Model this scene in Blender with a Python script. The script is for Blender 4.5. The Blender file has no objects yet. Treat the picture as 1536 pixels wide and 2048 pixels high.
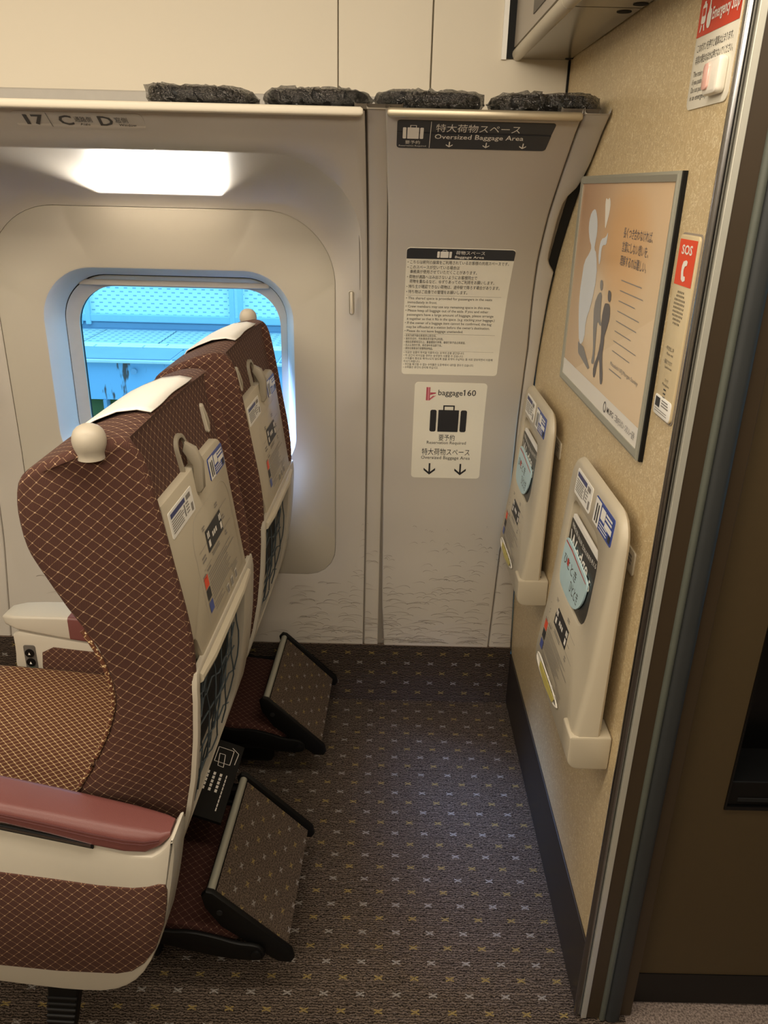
import bpy, math, random
from math import sin, cos, pi, radians, sqrt
from mathutils import Vector, Matrix
random.seed(7)
S = bpy.context.scene
COL = S.collection

# ---------------------------------------------------------------- camera, world, lights, exposure
F_PX, H = 1562.0, 1.35
cd = bpy.data.cameras.new('camera'); cam = bpy.data.objects.new('camera', cd); COL.objects.link(cam)
cd.sensor_fit = 'VERTICAL'; cd.sensor_height = 36.0; cd.sensor_width = 27.0
cd.lens = 36.0 * F_PX / 2048.0
cd.clip_start = 0.02; cd.clip_end = 200
P_, R_, Y_ = radians(22.545), radians(1.404), radians(0.174)
f = Vector((sin(Y_)*cos(P_), cos(Y_)*cos(P_), -sin(P_)))
r0 = Vector((cos(Y_), -sin(Y_), 0)); u0 = r0.cross(f)
rr = cos(R_)*r0 + sin(R_)*u0; uu = -sin(R_)*r0 + cos(R_)*u0
M = Matrix((rr, uu, -f)).transposed().to_4x4(); M.translation = Vector((0, 0, H))
cam.matrix_world = M
S.camera = cam

S.view_settings.view_transform = 'Standard'
S.view_settings.look = 'None'
S.view_settings.exposure = 0.0
S.view_settings.gamma = 1.0
S.view_settings.use_curve_mapping = False

W = bpy.data.worlds.new('daylight'); S.world = W; W.use_nodes = True
wb = W.node_tree.nodes['Background']
wb.inputs[0].default_value = (0.24, 0.64, 1.0, 1); wb.inputs[1].default_value = 3.0

def area(name, loc, target, sx, sy, power, col, spread=180):
    l = bpy.data.lights.new(name, 'AREA'); l.shape = 'RECTANGLE'; l.size = sx; l.size_y = sy
    l.energy = power; l.color = col; l.spread = radians(spread)
    o = bpy.data.objects.new(name, l); COL.objects.link(o); o.location = loc
    d = Vector(target) - Vector(loc)
    o.rotation_euler = d.to_track_quat('-Z', 'Y').to_euler()
    return o
WARM = (1.0, 0.88, 0.71)
# the ceiling lamps of the saloon: two long rows along the train
area('ceiling_lamp_row', (-0.75, 0.62, 1.93), (-0.75, 1.2, 0), 3.0, 0.30, 31, WARM)
area('ceiling_lamp_row_aisle', (-0.75, -0.75, 1.90), (-0.75, 0.75, 1.2), 3.0, 0.30, 38, WARM)
# daylight from the windows on the other side of the car and through this window
area('daylight_far_window', (0.10, -1.27, 0.95), (0.14, 1.40, 0.0), 0.22, 0.16, 0.25, (0.36, 0.50, 1.0), 13)
area('daylight_near_window', (-0.42, 2.13, 1.02), (0.12, 1.50, 0.0), 0.30, 0.16, 8.0, (0.34, 0.50, 1.0), 38)
# added light without a fitting, making the bright patch above the window
area('scoop_fill_light', (-0.515, 1.885, 1.30), (-0.515, 1.72, 1.43), 0.275, 0.02, 2.2, (1.0, 0.94, 0.85), 80)

# ---------------------------------------------------------------- material helpers
def lin(h):
    h = h.lstrip('#'); c = [int(h[i:i+2], 16)/255 for i in (0, 2, 4)]
    return tuple((x/12.92 if x <= .04045 else ((x+.055)/1.055)**2.4) for x in c) + (1,)
class NT:
    def __init__(s, name):
        s.m = bpy.data.materials.new(name); s.m.use_nodes = True
        s.t = s.m.node_tree; s.b = s.t.nodes['Principled BSDF']
    def n(s, kind, **kw):
        n = s.t.nodes.new(kind)
        for k, v in kw.items(): setattr(n, k, v)
        return n
    def set(s, sock, v):
        if hasattr(v, 'links') or isinstance(v, bpy.types.NodeSocket): s.t.links.new(v, sock)
        else: sock.default_value = v
    def ma(s, op, a, b=0.0, c=0.0):
        n = s.n('ShaderNodeMath', operation=op)
        s.set(n.inputs[0], a); s.set(n.inputs[1], b); s.set(n.inputs[2], c)
        return n.outputs[0]
    def mix(s, fac, a, b):
        n = s.n('ShaderNodeMix', data_type='RGBA')
        s.set(n.inputs[0], fac); s.set(n.inputs[6], a); s.set(n.inputs[7], b)
        return n.outputs[2]
    def ramp(s, v, p0, p1):
        n = s.n('ShaderNodeMapRange', interpolation_type='SMOOTHSTEP'); s.set(n.inputs[0], v)
        n.inputs[1].default_value = p0; n.inputs[2].default_value = p1
        return n.outputs[0]
    def noise(s, scale, detail=2, vec=None, rough=.5, out=0):
        n = s.n('ShaderNodeTexNoise'); n.inputs['Scale'].default_value = scale
        n.inputs['Detail'].default_value = detail; n.inputs['Roughness'].default_value = rough
        if vec is not None: s.set(n.inputs['Vector'], vec)
        return n.outputs[out]
    def bump(s, h, strength, dist):
        n = s.n('ShaderNodeBump'); n.inputs['Strength'].default_value = strength
        n.inputs['Distance'].default_value = dist; s.set(n.inputs['Height'], h)
        s.set(s.b.inputs['Normal'], n.outputs[0])
    def uv(s):
        n = s.n('ShaderNodeUVMap', uv_map='UVMap'); x = s.n('ShaderNodeSeparateXYZ'); s.t.links.new(n.outputs[0], x.inputs[0])
        return x.outputs[0], x.outputs[1], n.outputs[0]
    def obj(s): return s.n('ShaderNodeTexCoord').outputs['Object']
    def base(s, c): s.set(s.b.inputs['Base Color'], c)
    def rough(s, v): s.set(s.b.inputs['Roughness'], v)
MAT = {}
def simple(name, col, rough=.5, metal=0, var=.06, scale=40, bump=0, spec=.5, coat=0):
    t = NT(name); c = lin(col)
    o = t.obj(); nz = t.noise(scale, 3, o)
    d = tuple(x*(1-var) for x in c[:3])+(1,); l = tuple(min(1, x*(1+var)) for x in c[:3])+(1,)
    t.base(t.mix(nz, d, l)); t.rough(rough); t.b.inputs['Metallic'].default_value = metal
    t.b.inputs['Specular IOR Level'].default_value = spec
    if coat: t.b.inputs['Coat Weight'].default_value = coat
    if bump: t.bump(t.noise(scale*12, 2, o), bump, .0006)
    MAT[name] = t.m; return t.m
simple('wall_plastic', '#bfb7ab', .42, var=.02, scale=6, bump=.08)
simple('plate_plastic', '#b8b0a0', .5, var=.02, scale=6, bump=.08)
simple('cream_panel', '#ddd3bf', .55, var=.02, scale=4)
simple('panel_joint', '#b5a98f', .7)
simple('joint_dark', '#7d7468', .7)
simple('black_gap', '#080808', .8)
simple('seat_plastic', '#bcb3a2', .38, var=.02, scale=9, bump=.06)
simple('table_plastic', '#bdb29c', .42, var=.02, scale=9, bump=.06)
simple('arm_plastic', '#c6beae', .36, var=.02, scale=9, bump=.05)
simple('knob_plastic', '#b9af9d', .45, var=.02)
simple('hook_plastic', '#958b79', .4)
simple('print_dark', '#4a4642', .6, var=0)
simple('print_black', '#2b2a2c', .5, var=0)
simple('print_grey', '#86807a', .6, var=0)
simple('print_faint', '#948a7e', .6, var=0)
simple('print_white', '#efeae0', .5, var=0)
simple('sign_white', '#e9e3d2', .42, var=.01)
simple('sign_black', '#353538', .4, var=.02)
simple('sticker_white', '#f1eee6', .35, var=.01)
simple('sticker_blue', '#2b4698', .3, var=.02)
simple('sticker_navy', '#1d2a6b', .3, var=.02)
simple('sticker_pale', '#cfd8e6', .35)
simple('sos_red', '#e84a22', .4, var=.01)
simple('stop_red', '#cf3a1e', .4, var=.01)
simple('lens_pink', '#e6b4a8', .15, var=.03)
simple('button_white', '#ebe4d6', .35)
simple('logo_pink', '#d98d94', .5); simple('logo_red', '#b4525f', .5)
simple('black_plastic', '#0c0b0a', .5, spec=.25, var=.05)
simple('black_matte', '#121112', .7)
simple('vest_black', '#040404', .35)
simple('aluminium', '#a5a394', .4, metal=.25, var=.04, scale=20)
simple('aluminium_light', '#c9c6b8', .40, metal=.5, var=.04, scale=20)
simple('steel_round', '#a9a8a8', .22, metal=1.0, var=.02)
simple('brass_lip', '#b3a78f', .35, metal=.6, var=.04)
simple('frame_brown', '#3b2f20', .45, var=.06, scale=30)
simple('door_brown', '#4a3c25', .55, var=.05, scale=60, bump=.15)
simple('rubber_blue', '#2e3030', .55, var=.1, scale=30)
simple('rubber_edge', '#55584f', .5, var=.1, scale=30)
simple('baseboard', '#2e2823', .35, var=.12, scale=14)
simple('rack_grey', '#a9a094', .35, var=.03)
simple('rack_edge', '#c4bba8', .35, var=.02)
simple('rack_dark', '#5d5852', .5)
simple('rack_under', '#8d8473', .22, metal=.35, var=.03)
simple('mat_cloth', '#f3efe6', .8, var=.02, scale=200, bump=.2)
simple('window_frame', '#c2c2c0', .4, var=.02)
simple('shade_grey', '#b0aaa0', .5)
simple('lamp_green', '#2fd0a0', .3)
simple('mag_black', '#141414', .3); simple('paper', '#eae6de', .6)
simple('brochure_blue', '#b9d6dc', .35, var=.15, scale=14); simple('brochure_yellow', '#cfc06a', .5, var=.2, scale=30)
simple('mag_red', '#c0392f', .4)
simple('net_cord', '#4a5358', .6); simple('lining', '#07090b', .7)
simple('sil_grey', '#8d8a86', .6, var=0); simple('sil_dark', '#6c6766', .6, var=0)
simple('sil_blue', '#d9dde0', .6, var=.06, scale=6); simple('sil_white', '#ece6da', .6, var=.02)
simple('poster_band', '#e9e4da', .4, var=0)
simple('ceiling_white', '#d8cfbd', .6)
simple('cushion_black', '#0d0b0a', .6, var=.2, scale=60)
simple('ballast', '#77703c', .9, var=.4, scale=30)
simple('platform_tile', '#dcdacf', .8, var=.1, scale=8)
simple('platform_edge', '#8fa0b4', .7, var=.1, scale=6)
simple('fence_metal', '#b3ccd8', .5, var=.05)
simple('white_line', '#f4f6f6', .6)
simple('vest_grey_dark', '#1c1a18', .6)

t = NT('fence_panel'); x_, y_, uvv = t.uv()
fx = t.ma('FRACT', t.ma('ADD', t.ma('MULTIPLY', x_, 17.0), t.ma('MULTIPLY', t.ma('FLOOR', t.ma('MULTIPLY', y_, 40.0)), .5))); fy = t.ma('FRACT', t.ma('MULTIPLY', y_, 40.0))
d = t.ma('MULTIPLY', t.ma('LESS_THAN', fx, .4), t.ma('LESS_THAN', fy, .35))
t.base(t.mix(d, lin('#f3f7f2'), lin('#a4bcc0'))); t.rough(.6); MAT['fence_panel'] = t.m
t = NT('dotted_tile'); x_, y_, uvv = t.uv()
d = t.ma('MULTIPLY', t.ma('LESS_THAN', t.ma('FRACT', t.ma('MULTIPLY', x_, 20.0)), .45), t.ma('LESS_THAN', t.ma('FRACT', t.ma('MULTIPLY', y_, 14.0)), .4))
t.base(t.mix(d, lin('#c3c4bd'), lin('#8d989d'))); t.rough(.8); MAT['dotted_tile'] = t.m
simple('platform_olive', '#5d6032', .9, var=.1, scale=3)
t = NT('platform_wall'); o = t.obj()
mp = t.n('ShaderNodeMapping'); mp.inputs['Scale'].default_value = (7, 1, 1.6); t.t.links.new(o, mp.inputs[0])
nz = t.noise(1.7, 4, mp.outputs[0], .65)
t.base(t.mix(t.ramp(nz, .55, .62), lin('#9ab8d2'), lin('#6a4f48'))); t.rough(.8); MAT['platform_wall'] = t.m

# woven seat cloth: diamonds of thin tan thread with a bright knot at each crossing
def cloth(name, base, dark, thread, knot, pu=.0176, pv=.0165, w=.455):
    t = NT(name); u, v, uvv = t.uv()
    nz = t.noise(60, 2, uvv, out=0)
    wob = t.ma('MULTIPLY', t.ma('SUBTRACT', nz, .5), .18)
    a_ = t.ma('ADD', t.ma('DIVIDE', u, pu), t.ma('ADD', t.ma('DIVIDE', v, pv), wob))
    b_ = t.ma('SUBTRACT', t.ma('DIVIDE', u, pu), t.ma('SUBTRACT', t.ma('DIVIDE', v, pv), wob))
    fa = t.ma('ABSOLUTE', t.ma('SUBTRACT', t.ma('FRACT', t.ma('MULTIPLY', a_, .5*2)), .5))
    fb = t.ma('ABSOLUTE', t.ma('SUBTRACT', t.ma('FRACT', t.ma('MULTIPLY', b_, .5*2)), .5))
    la = t.ramp(fa, w, w+.03); lb = t.ramp(fb, w, w+.03)
    brk = t.ramp(t.noise(420, 1, uvv), .30, .5)
    line = t.ma('MULTIPLY', t.ma('MAXIMUM', la, lb), t.ma('MULTIPLY_ADD', brk, .55, .45))
    kn = t.ma('MULTIPLY', t.ramp(fa, w-.05, w), t.ramp(fb, w-.05, w))
    rib = t.ma('SINE', t.ma('MULTIPLY', u, 3600.0))
    bc = t.mix(t.ma('MULTIPLY_ADD', rib, .5, .5), lin(dark), lin(base))
    c = t.mix(line, bc, lin(thread)); c = t.mix(kn, c, lin(knot))
    t.base(c); t.rough(.85); t.b.inputs['Specular IOR Level'].default_value = .2
    t.b.inputs['Sheen Weight'].default_value = .03
    t.bump(t.ma('ADD', t.ma('MULTIPLY', line, .7), t.ma('MULTIPLY', rib, .15)), .35, .0008)
    MAT[name] = t.m
cloth('seat_cloth', '#5a3b31', '#452d26', '#94755a', '#c8a888')
cloth('seat_cloth_gold', '#6e4430', '#5a3627', '#c8a778', '#ead0a4', .0145, .0125, .42)
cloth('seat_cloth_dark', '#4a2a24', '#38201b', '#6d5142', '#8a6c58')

def carpet(name, dark, light, px=.066, py=.064, gold='#94804f', white='#96908a', rows=1.0, scale=1.0):
    t = NT(name); u, v, uvv = t.uv()
    def glyph(offu, offv):
        gx = t.ma('MULTIPLY', t.ma('SUBTRACT', t.ma('FRACT', t.ma('ADD', t.ma('DIVIDE', u, px), .5+offu)), .5), px/scale)
        gy = t.ma('MULTIPLY', t.ma('SUBTRACT', t.ma('FRACT', t.ma('ADD', t.ma('DIVIDE', v, py), .5+offv)), .5), py/scale)
        ax = t.ma('ABSOLUTE', gx); ay = t.ma('ABSOLUTE', gy)
        arm = t.ma('LESS_THAN', t.ma('ABSOLUTE', t.ma('SUBTRACT', ay, t.ma('MULTIPLY_ADD', ax, .42, .0006))), .0017)
        return t.ma('MULTIPLY', arm, t.ma('LESS_THAN', ax, .0075))
    g1 = glyph(0, 0); g2 = glyph(.5, .5)
    jit = t.noise(140, 1, uvv)
    wv = t.ma('SINE', t.ma('ADD', t.ma('MULTIPLY', v, 1250.0), t.ma('MULTIPLY', jit, 9.0/rows)))
    n1 = t.noise(330, 2, uvv, .6); n2 = t.noise(25, 2, uvv)
    h = t.ma('ADD', t.ma('MULTIPLY', t.ma('MULTIPLY_ADD', wv, .5, .5), .45*rows), t.ma('MULTIPLY', n1, 1.0 - .35*rows))
    c = t.mix(t.ramp(h, .30, .78), lin(dark), lin(light))
    fuzz = t.ramp(t.noise(500, 1, uvv), .25, .55)
    c = t.mix(t.ma('MULTIPLY', g1, fuzz), c, lin(gold)); c = t.mix(t.ma('MULTIPLY', g2, fuzz), c, lin(white))
    t.base(c); t.rough(.95); t.b.inputs['Specular IOR Level'].default_value = .1
    t.bump(h, .9, .003); MAT[name] = t.m
carpet('carpet', '#251f1a', '#726459', rows=.7)
carpet('carpet_riser', '#241d19', '#63554a', rows=1.3)
carpet('carpet_foot', '#3c332b', '#77675a', .052, .044, rows=.15, scale=.72)
t = NT('carpet_grey'); u, v, uvv = t.uv()
n1 = t.noise(260, 3, uvv, .7)
t.base(t.mix(t.ramp(n1, .35, .65), lin('#5d5049'), lin('#a08f85'))); t.rough(.95); t.bump(n1, .8, .003); MAT['carpet_grey'] = t.m

# wall film with short fibre flecks
t = NT('fibre_wall'); o = t.obj()
mp = t.n('ShaderNodeMapping'); mp.inputs['Scale'].default_value = (1, 1, 1); t.t.links.new(o, mp.inputs[0])
dn = t.n('ShaderNodeTexNoise'); dn.inputs['Scale'].default_value = 60; t.t.links.new(o, dn.inputs['Vector'])
va = t.n('ShaderNodeVectorMath', operation='MULTIPLY_ADD'); t.t.links.new(dn.outputs['Color'], va.inputs[0]); va.inputs[1].default_value = (.03, .03, .03); t.t.links.new(o, va.inputs[2])
n1 = t.noise(120, 2, va.outputs[0], .5); n2 = t.noise(160, 2, va.outputs[0]); n3 = t.noise(9, 2, o)
ridge = t.ramp(t.ma('ABSOLUTE', t.ma('SUBTRACT', n1, .5)), .04, .0)
c = t.mix(t.ma('MULTIPLY', ridge, .85), lin('#cbb48a'), lin('#f0e2bf'))
c = t.mix(t.ma('MULTIPLY', t.ramp(n2, .55, .7), .5), c, lin('#ae9870'))
c = t.mix(t.ma('MULTIPLY', n3, .25), c, lin('#c2ab80'))
t.base(c); t.rough(.38); MAT['fibre_wall'] = t.m

# leather
t = NT('leather'); o = t.obj()
vo = t.n('ShaderNodeTexVoronoi'); vo.inputs['Scale'].default_value = 900; t.t.links.new(o, vo.inputs['Vector'])
t.base(t.mix(t.noise(12, 2, o), lin('#71423e'), lin('#7d4c48'))); t.rough(.42); t.bump(vo.outputs['Distance'], .25, .0005); MAT['leather'] = t.m
simple('stitch', '#5c302f', .7)

# poster paper
t = NT('poster_paper'); u, v, uvv = t.uv()
c = t.mix(t.ramp(u, -.05, .75), lin('#c09878'), lin('#e3c49e'))
c = t.mix(t.ma('MULTIPLY', t.ramp(v, .95, .35), .55), c, lin('#dcc7a6'))
gx = t.ma('SUBTRACT', u, .62); gy = t.ma('SUBTRACT', v, .74)
gd = t.ma('ADD', t.ma('MULTIPLY', gx, gx), t.ma('MULTIPLY', gy, gy))
c = t.mix(t.ma('MULTIPLY', t.ramp(gd, .10, .0), .55), c, lin('#e3a862'))
gx = t.ma('SUBTRACT', u, .33); gy = t.ma('SUBTRACT', v, .42)
gd = t.ma('ADD', t.ma('MULTIPLY', gx, gx), t.ma('MULTIPLY', gy, gy))
c = t.mix(t.ma('MULTIPLY', t.ramp(gd, .05, .0), .5), c, lin('#efe2cb'))
c = t.mix(t.ramp(t.ma('ADD', t.ma('MULTIPLY', u, .55), t.ma('MULTIPLY', v, -1.0)), .02, .03), c, t.mix(.55, c, lin('#ead2b2')))
t.base(c); t.rough(.22); MAT['poster_paper'] = t.m

# glass, clear wrapping
def clear(name, tint, fres, rough=.02, bumpv=0):
    t = NT(name); nt = t.t; nt.nodes.remove(t.b)
    tr = t.n('ShaderNodeBsdfTransparent'); tr.inputs[0].default_value = tint
    gl = t.n('ShaderNodeBsdfGlossy'); gl.inputs['Roughness'].default_value = rough
    fr = t.n('ShaderNodeLayerWeight'); fr.inputs[0].default_value = fres
    mx = t.n('ShaderNodeMixShader')
    if bumpv:
        o = t.obj(); mp = t.n('ShaderNodeMapping'); mp.inputs['Scale'].default_value = (40, 50, 90); nt.links.new(o, mp.inputs[0])
        bn = t.n('ShaderNodeBump'); bn.inputs['Strength'].default_value = 1; bn.inputs['Distance'].default_value = bumpv
        nz = t.noise(1.6, 3, mp.outputs[0], .6)
        nt.links.new(t.ma('ABSOLUTE', t.ma('SUBTRACT', nz, .5)), bn.inputs['Height'])
        nt.links.new(bn.outputs[0], gl.inputs['Normal']); nt.links.new(bn.outputs[0], fr.inputs['Normal'])
    nt.links.new(t.ma('MULTIPLY_ADD', fr.outputs['Fresnel'], .75, .07 if bumpv else .0), mx.inputs[0]); nt.links.new(tr.outputs[0], mx.inputs[1]); nt.links.new(gl.outputs[0], mx.inputs[2])
    nt.links.new(mx.outputs[0], nt.nodes['Material Output'].inputs[0]); MAT[name] = t.m
clear('window_glass', (.80, .96, 1, 1), .12)
clear('clear_wrap', (.93, .93, .93, 1), .45, .07, .02)
simple('sos_plate', '#d6c39c', .4)
t = NT('led_green'); t.base(lin('#2fd0a0')); t.b.inputs['Emission Color'].default_value = lin('#25d8a0'); t.b.inputs['Emission Strength'].default_value = 1.2; MAT['led_green'] = t.m

# ---------------------------------------------------------------- geometry helpers
ORG = {}
def thing(name, label, cat, loc, rotz=0, group=None):
    o = bpy.data.objects.new(name, None); COL.objects.link(o); o.empty_display_size = .05
    o.location = loc; o.rotation_euler = (0, 0, rotz); o['label'] = label; o['category'] = cat
    if group: o['group'] = group
    ORG[o.name] = Vector(loc); return o
class G:
    def __init__(s): s.v = []; s.f = []
    def add(s, vs, fs):
        n = len(s.v); s.v += [tuple(p) for p in vs]; s.f += [tuple(i+n for i in q) for q in fs]; return s
    def box(s, x0, x1, y0, y1, z0, z1):
        return s.add([(x0,y0,z0),(x1,y0,z0),(x1,y1,z0),(x0,y1,z0),(x0,y0,z1),(x1,y0,z1),(x1,y1,z1),(x0,y1,z1)],
                     [(0,3,2,1),(4,5,6,7),(0,1,5,4),(1,2,6,5),(2,3,7,6),(3,0,4,7)])
    def loft(s, rings, cap0=True, cap1=True, closed=True):
        n = len(rings[0]); vs = [p for r in rings for p in r]; fs = []
        for i in range(len(rings)-1):
            for j in range(n if closed else n-1):
                k = (j+1) % n; fs.append((i*n+j, i*n+k, (i+1)*n+k, (i+1)*n+j))
        if closed and cap0: fs.append(tuple(reversed(range(n))))
        if closed and cap1: fs.append(tuple((len(rings)-1)*n+j for j in range(n)))
        return s.add(vs, fs)
    def prism(s, poly, mp, t0, t1, bev=0.0):
        """poly in 2D, mp(a,b,t)->xyz; thickness t0..t1, softened by bev"""
        if bev:
            a = inset(poly, bev); b = inset(poly, bev*.3); d = (t1-t0)/abs(t1-t0)*bev
            rs = [(a, t0), (b, t0+d*.3), (poly, t0+d), (poly, t1-d), (b, t1-d*.3), (a, t1)]
        else: rs = [(poly, t0), (poly, t1)]
        return s.loft([[mp(p[0], p[1], t) for p in q] for q, t in rs])
    def tube(s, pts, r, n=8, caps=True):
        pts = [Vector(p) for p in pts]; rings = []
        for i, p in enumerate(pts):
            d = (pts[min(i+1, len(pts)-1)] - pts[max(i-1, 0)]).normalized()
            up = Vector((0, 0, 1)) if abs(d.z) < .9 else Vector((1, 0, 0))
            a = d.cross(up).normalized(); b = a.cross(d)
            rad = r[i] if isinstance(r, (list, tuple)) else r
            rings.append([tuple(p + rad*(cos(2*pi*k/n)*a + sin(2*pi*k/n)*b)) for k in range(n)])
        return s.loft(rings, caps, caps)
    def lathe(s, prof, c, n=24, ax='z'):
        rings = []
        for rad, h in prof:
            ring = []
            for k in range(n):
                q = (rad*cos(2*pi*k/n), rad*sin(2*pi*k/n), h)
                if ax == 'x': q = (q[2], q[0], q[1])
                if ax == 'y': q = (q[0], q[2], q[1])
                ring.append((c[0]+q[0], c[1]+q[1], c[2]+q[2]))
            rings.append(ring)
        return s.loft(rings)
    def grid(s, nu, nv, fn):
        vs = [fn(i/nu, j/nv) for j in range(nv+1) for i in range(nu+1)]
        fs = [(j*(nu+1)+i, j*(nu+1)+i+1, (j+1)*(nu+1)+i+1, (j+1)*(nu+1)+i) for j in range(nv) for i in range(nu)]
        return s.add(vs, fs)
    def build(s, name, mat, parent=None, loc=None, smooth=35, bevel=0, segs=2, uvs='box', sub=0, recalc=True, **props):
        org = ORG[parent.name] if parent is not None and parent.name in ORG else Vector(loc or (0, 0, 0))
        me = bpy.data.meshes.new(name)
        me.from_pydata([(Vector(p)-org)[:] for p in s.v], [], s.f)
        if recalc:
            import bmesh
            bm = bmesh.new(); bm.from_mesh(me); bmesh.ops.recalc_face_normals(bm, faces=bm.faces); bm.to_mesh(me); bm.free()
        me.materials.append(MAT[mat])
        ul = me.uv_layers.new(name='UVMap')
        for p in me.polygons:
            n = p.normal; a = max(range(3), key=lambda i: abs(n[i]))
            for li in p.loop_indices:
                q = s.v[me.loops[li].vertex_index]
                if callable(uvs): ul.data[li].uv = uvs(q)
                else: ul.data[li].uv = (q[1], q[2]) if a == 0 else ((q[0], q[2]) if a == 1 else (q[0], q[1]))
        if smooth:
            for p in me.polygons: p.use_smooth = True
            me.set_sharp_from_angle(angle=radians(smooth))
        o = bpy.data.objects.new(name, me); COL.objects.link(o)
        if parent is not None: o.parent = parent
        else: o.location = org
        ORG[o.name] = org
        if bevel:
            m = o.modifiers.new('bevel', 'BEVEL'); m.width = bevel; m.segments = segs; m.limit_method = 'ANGLE'; m.angle_limit = radians(40)
        if sub:
            m = o.modifiers.new('sub', 'SUBSURF'); m.levels = sub; m.render_levels = sub
        for k, v in props.items(): o[k] = v
        return o
def struct(o): o['kind'] = 'structure'; return o
def inset(poly, d):
    n = len(poly); out = []
    ar = sum(poly[i][0]*poly[(i+1) % n][1]-poly[(i+1) % n][0]*poly[i][1] for i in range(n))
    sg = 1 if ar > 0 else -1
    for i in range(n):
        a, b, c = Vector(poly[i-1][:2]), Vector(poly[i][:2]), Vector(poly[(i+1) % n][:2])
        e1 = (b-a).normalized(); e2 = (c-b).normalized()
        t = e1+e2
        t = t.normalized() if t.length > 1e-6 else e1
        nn = Vector((-t.y, t.x))*sg
        k = max(.5, nn.dot(Vector((-e1.y, e1.x))*sg))
        out.append(tuple(b + nn*(d/k)))
    return out
def rrect(x0, x1, y0, y1, r, n=5):
    if not isinstance(r, (list, tuple)): r = (r,)*4
    out = []
    for (cx, cy, a, q) in ((x1-r[0], y0+r[0], -pi/2, r[0]), (x1-r[1], y1-r[1], 0, r[1]), (x0+r[2], y1-r[2], pi/2, r[2]), (x0+r[3], y0+r[3], pi, r[3])):
        for k in range(n+1):
            th = a + pi/2*k/n; out.append((cx+q*cos(th), cy+q*sin(th)))
    return out
def smoothpoly(pts, it=2):
    for _ in range(it):
        q = []
        for i in range(len(pts)):
            a, b = pts[i], pts[(i+1) % len(pts)]
            q.append((a[0]*.75+b[0]*.25, a[1]*.75+b[1]*.25)); q.append((a[0]*.25+b[0]*.75, a[1]*.25+b[1]*.75))
        pts = q
    return pts
def interp(x, xs, ys):
    if x <= xs[0]: return ys[0] + (ys[1]-ys[0])/(xs[1]-xs[0])*(x-xs[0])
    for i in range(len(xs)-1):
        if x <= xs[i+1] or i == len(xs)-2:
            return ys[i] + (ys[i+1]-ys[i])*(x-xs[i])/(xs[i+1]-xs[i])
# smooth profile of the side wall: depth Y as a function of height z
PZ = [.16, .18, .30, .45, .63, .81, .99, 1.125, 1.215, 1.305, 1.377, 1.44, 1.47]
PY = [1.85, 1.857, 1.88, 1.91, 1.925, 1.915, 1.875, 1.82, 1.76, 1.675, 1.59, 1.505, 1.455]
def prof(z):
    return (interp(z-.03, PZ, PY)+2*interp(z, PZ, PY)+interp(z+.03, PZ, PY))/4 if .2 < z < 1.44 else interp(z, PZ, PY)
def pn(z):
    d = (prof(z+.005)-prof(z-.005))/.01
    l = sqrt(1+d*d); return (-1/l, d/l)      # (ny, nz) towards the room
# arc length along the profile
ARC = [(0.18, 0.0)]
while ARC[-1][0] < 1.468:
    z = ARC[-1][0]+.004; ARC.append((z, ARC[-1][1]+sqrt(.004**2+(prof(z)-prof(z-.004))**2)))
def s_of_z(z): return interp(z, [a[0] for a in ARC], [a[1] for a in ARC])
def z_of_s(s): return interp(s, [a[1] for a in ARC], [a[0] for a in ARC])
def mWall(u, s, o):          # u = x, s = arc length, o = height above the surface
    z = z_of_s(s); n = pn(z); return (u, prof(z)+n[0]*o, z+n[1]*o)
XW = .3695                   # the partition (rear wall) plane
def mRear(u, v, o): return (XW-o, 1.5-u, v)     # u grows to the viewer's right (towards -Y)

def patch(g, poly_rows, mp, off, thick=True):
    """poly_rows: list of (v, u0, u1): strip surface mapped, with a skirt"""
    n = len(poly_rows); nu = 6
    top = [[mp(a+(b-a)*i/nu, v, off) for i in range(nu+1)] for v, a, b in poly_rows]
    vs = [p for r in top for p in r]; fs = []
    for j in range(n-1):
        for i in range(nu): fs.append((j*(nu+1)+i, j*(nu+1)+i+1, (j+1)*(nu+1)+i+1, (j+1)*(nu+1)+i))
    g.add(vs, fs)
    rim = [(poly_rows[0][1]+(poly_rows[0][2]-poly_rows[0][1])*i/nu, poly_rows[0][0]) for i in range(nu+1)]
    rim += [(b, v) for v, a, b in poly_rows[1:]]
    rim += [(poly_rows[-1][2]+(poly_rows[-1][1]-poly_rows[-1][2])*i/nu, poly_rows[-1][0]) for i in range(1, nu+1)]
    rim += [(a, v) for v, a, b in reversed(poly_rows[1:-1])]
    if thick: g.loft([[mp(u, v, -.0004) for u, v in rim], [mp(u, v, off) for u, v in rim]], False, False)
    return g
def rows(u0, u1, v0, v1, r, n=10, skew=0.0):
    out = []
    ts = [0, .08, .3, .6, 1]
    vs = [v0+r*t for t in ts] + [v0+r+(v1-v0-2*r)*k/n for k in range(1, n)] + [v1-r*t for t in reversed(ts)]
    for v in vs:
        d = 0
        if v < v0+r: q = (v0+r-v)/r; d = r*(1-sqrt(max(0, 1-q*q)))
        elif v > v1-r: q = (v-v1+r)/r; d = r*(1-sqrt(max(0, 1-q*q)))
        k = skew*(v-v0)/(v1-v0)
        out.append((v, u0+d, u1-d+k))
    return out
def flat(g, poly, mp, off, n=0):
    vs = [mp(u, v, off) for u, v in poly]; return g.add(vs, [tuple(range(len(vs)))])
def rect(g, u0, u1, v0, v1, mp, off): return flat(g, [(u0, v0), (u1, v0), (u1, v1), (u0, v1)], mp, off)

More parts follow.
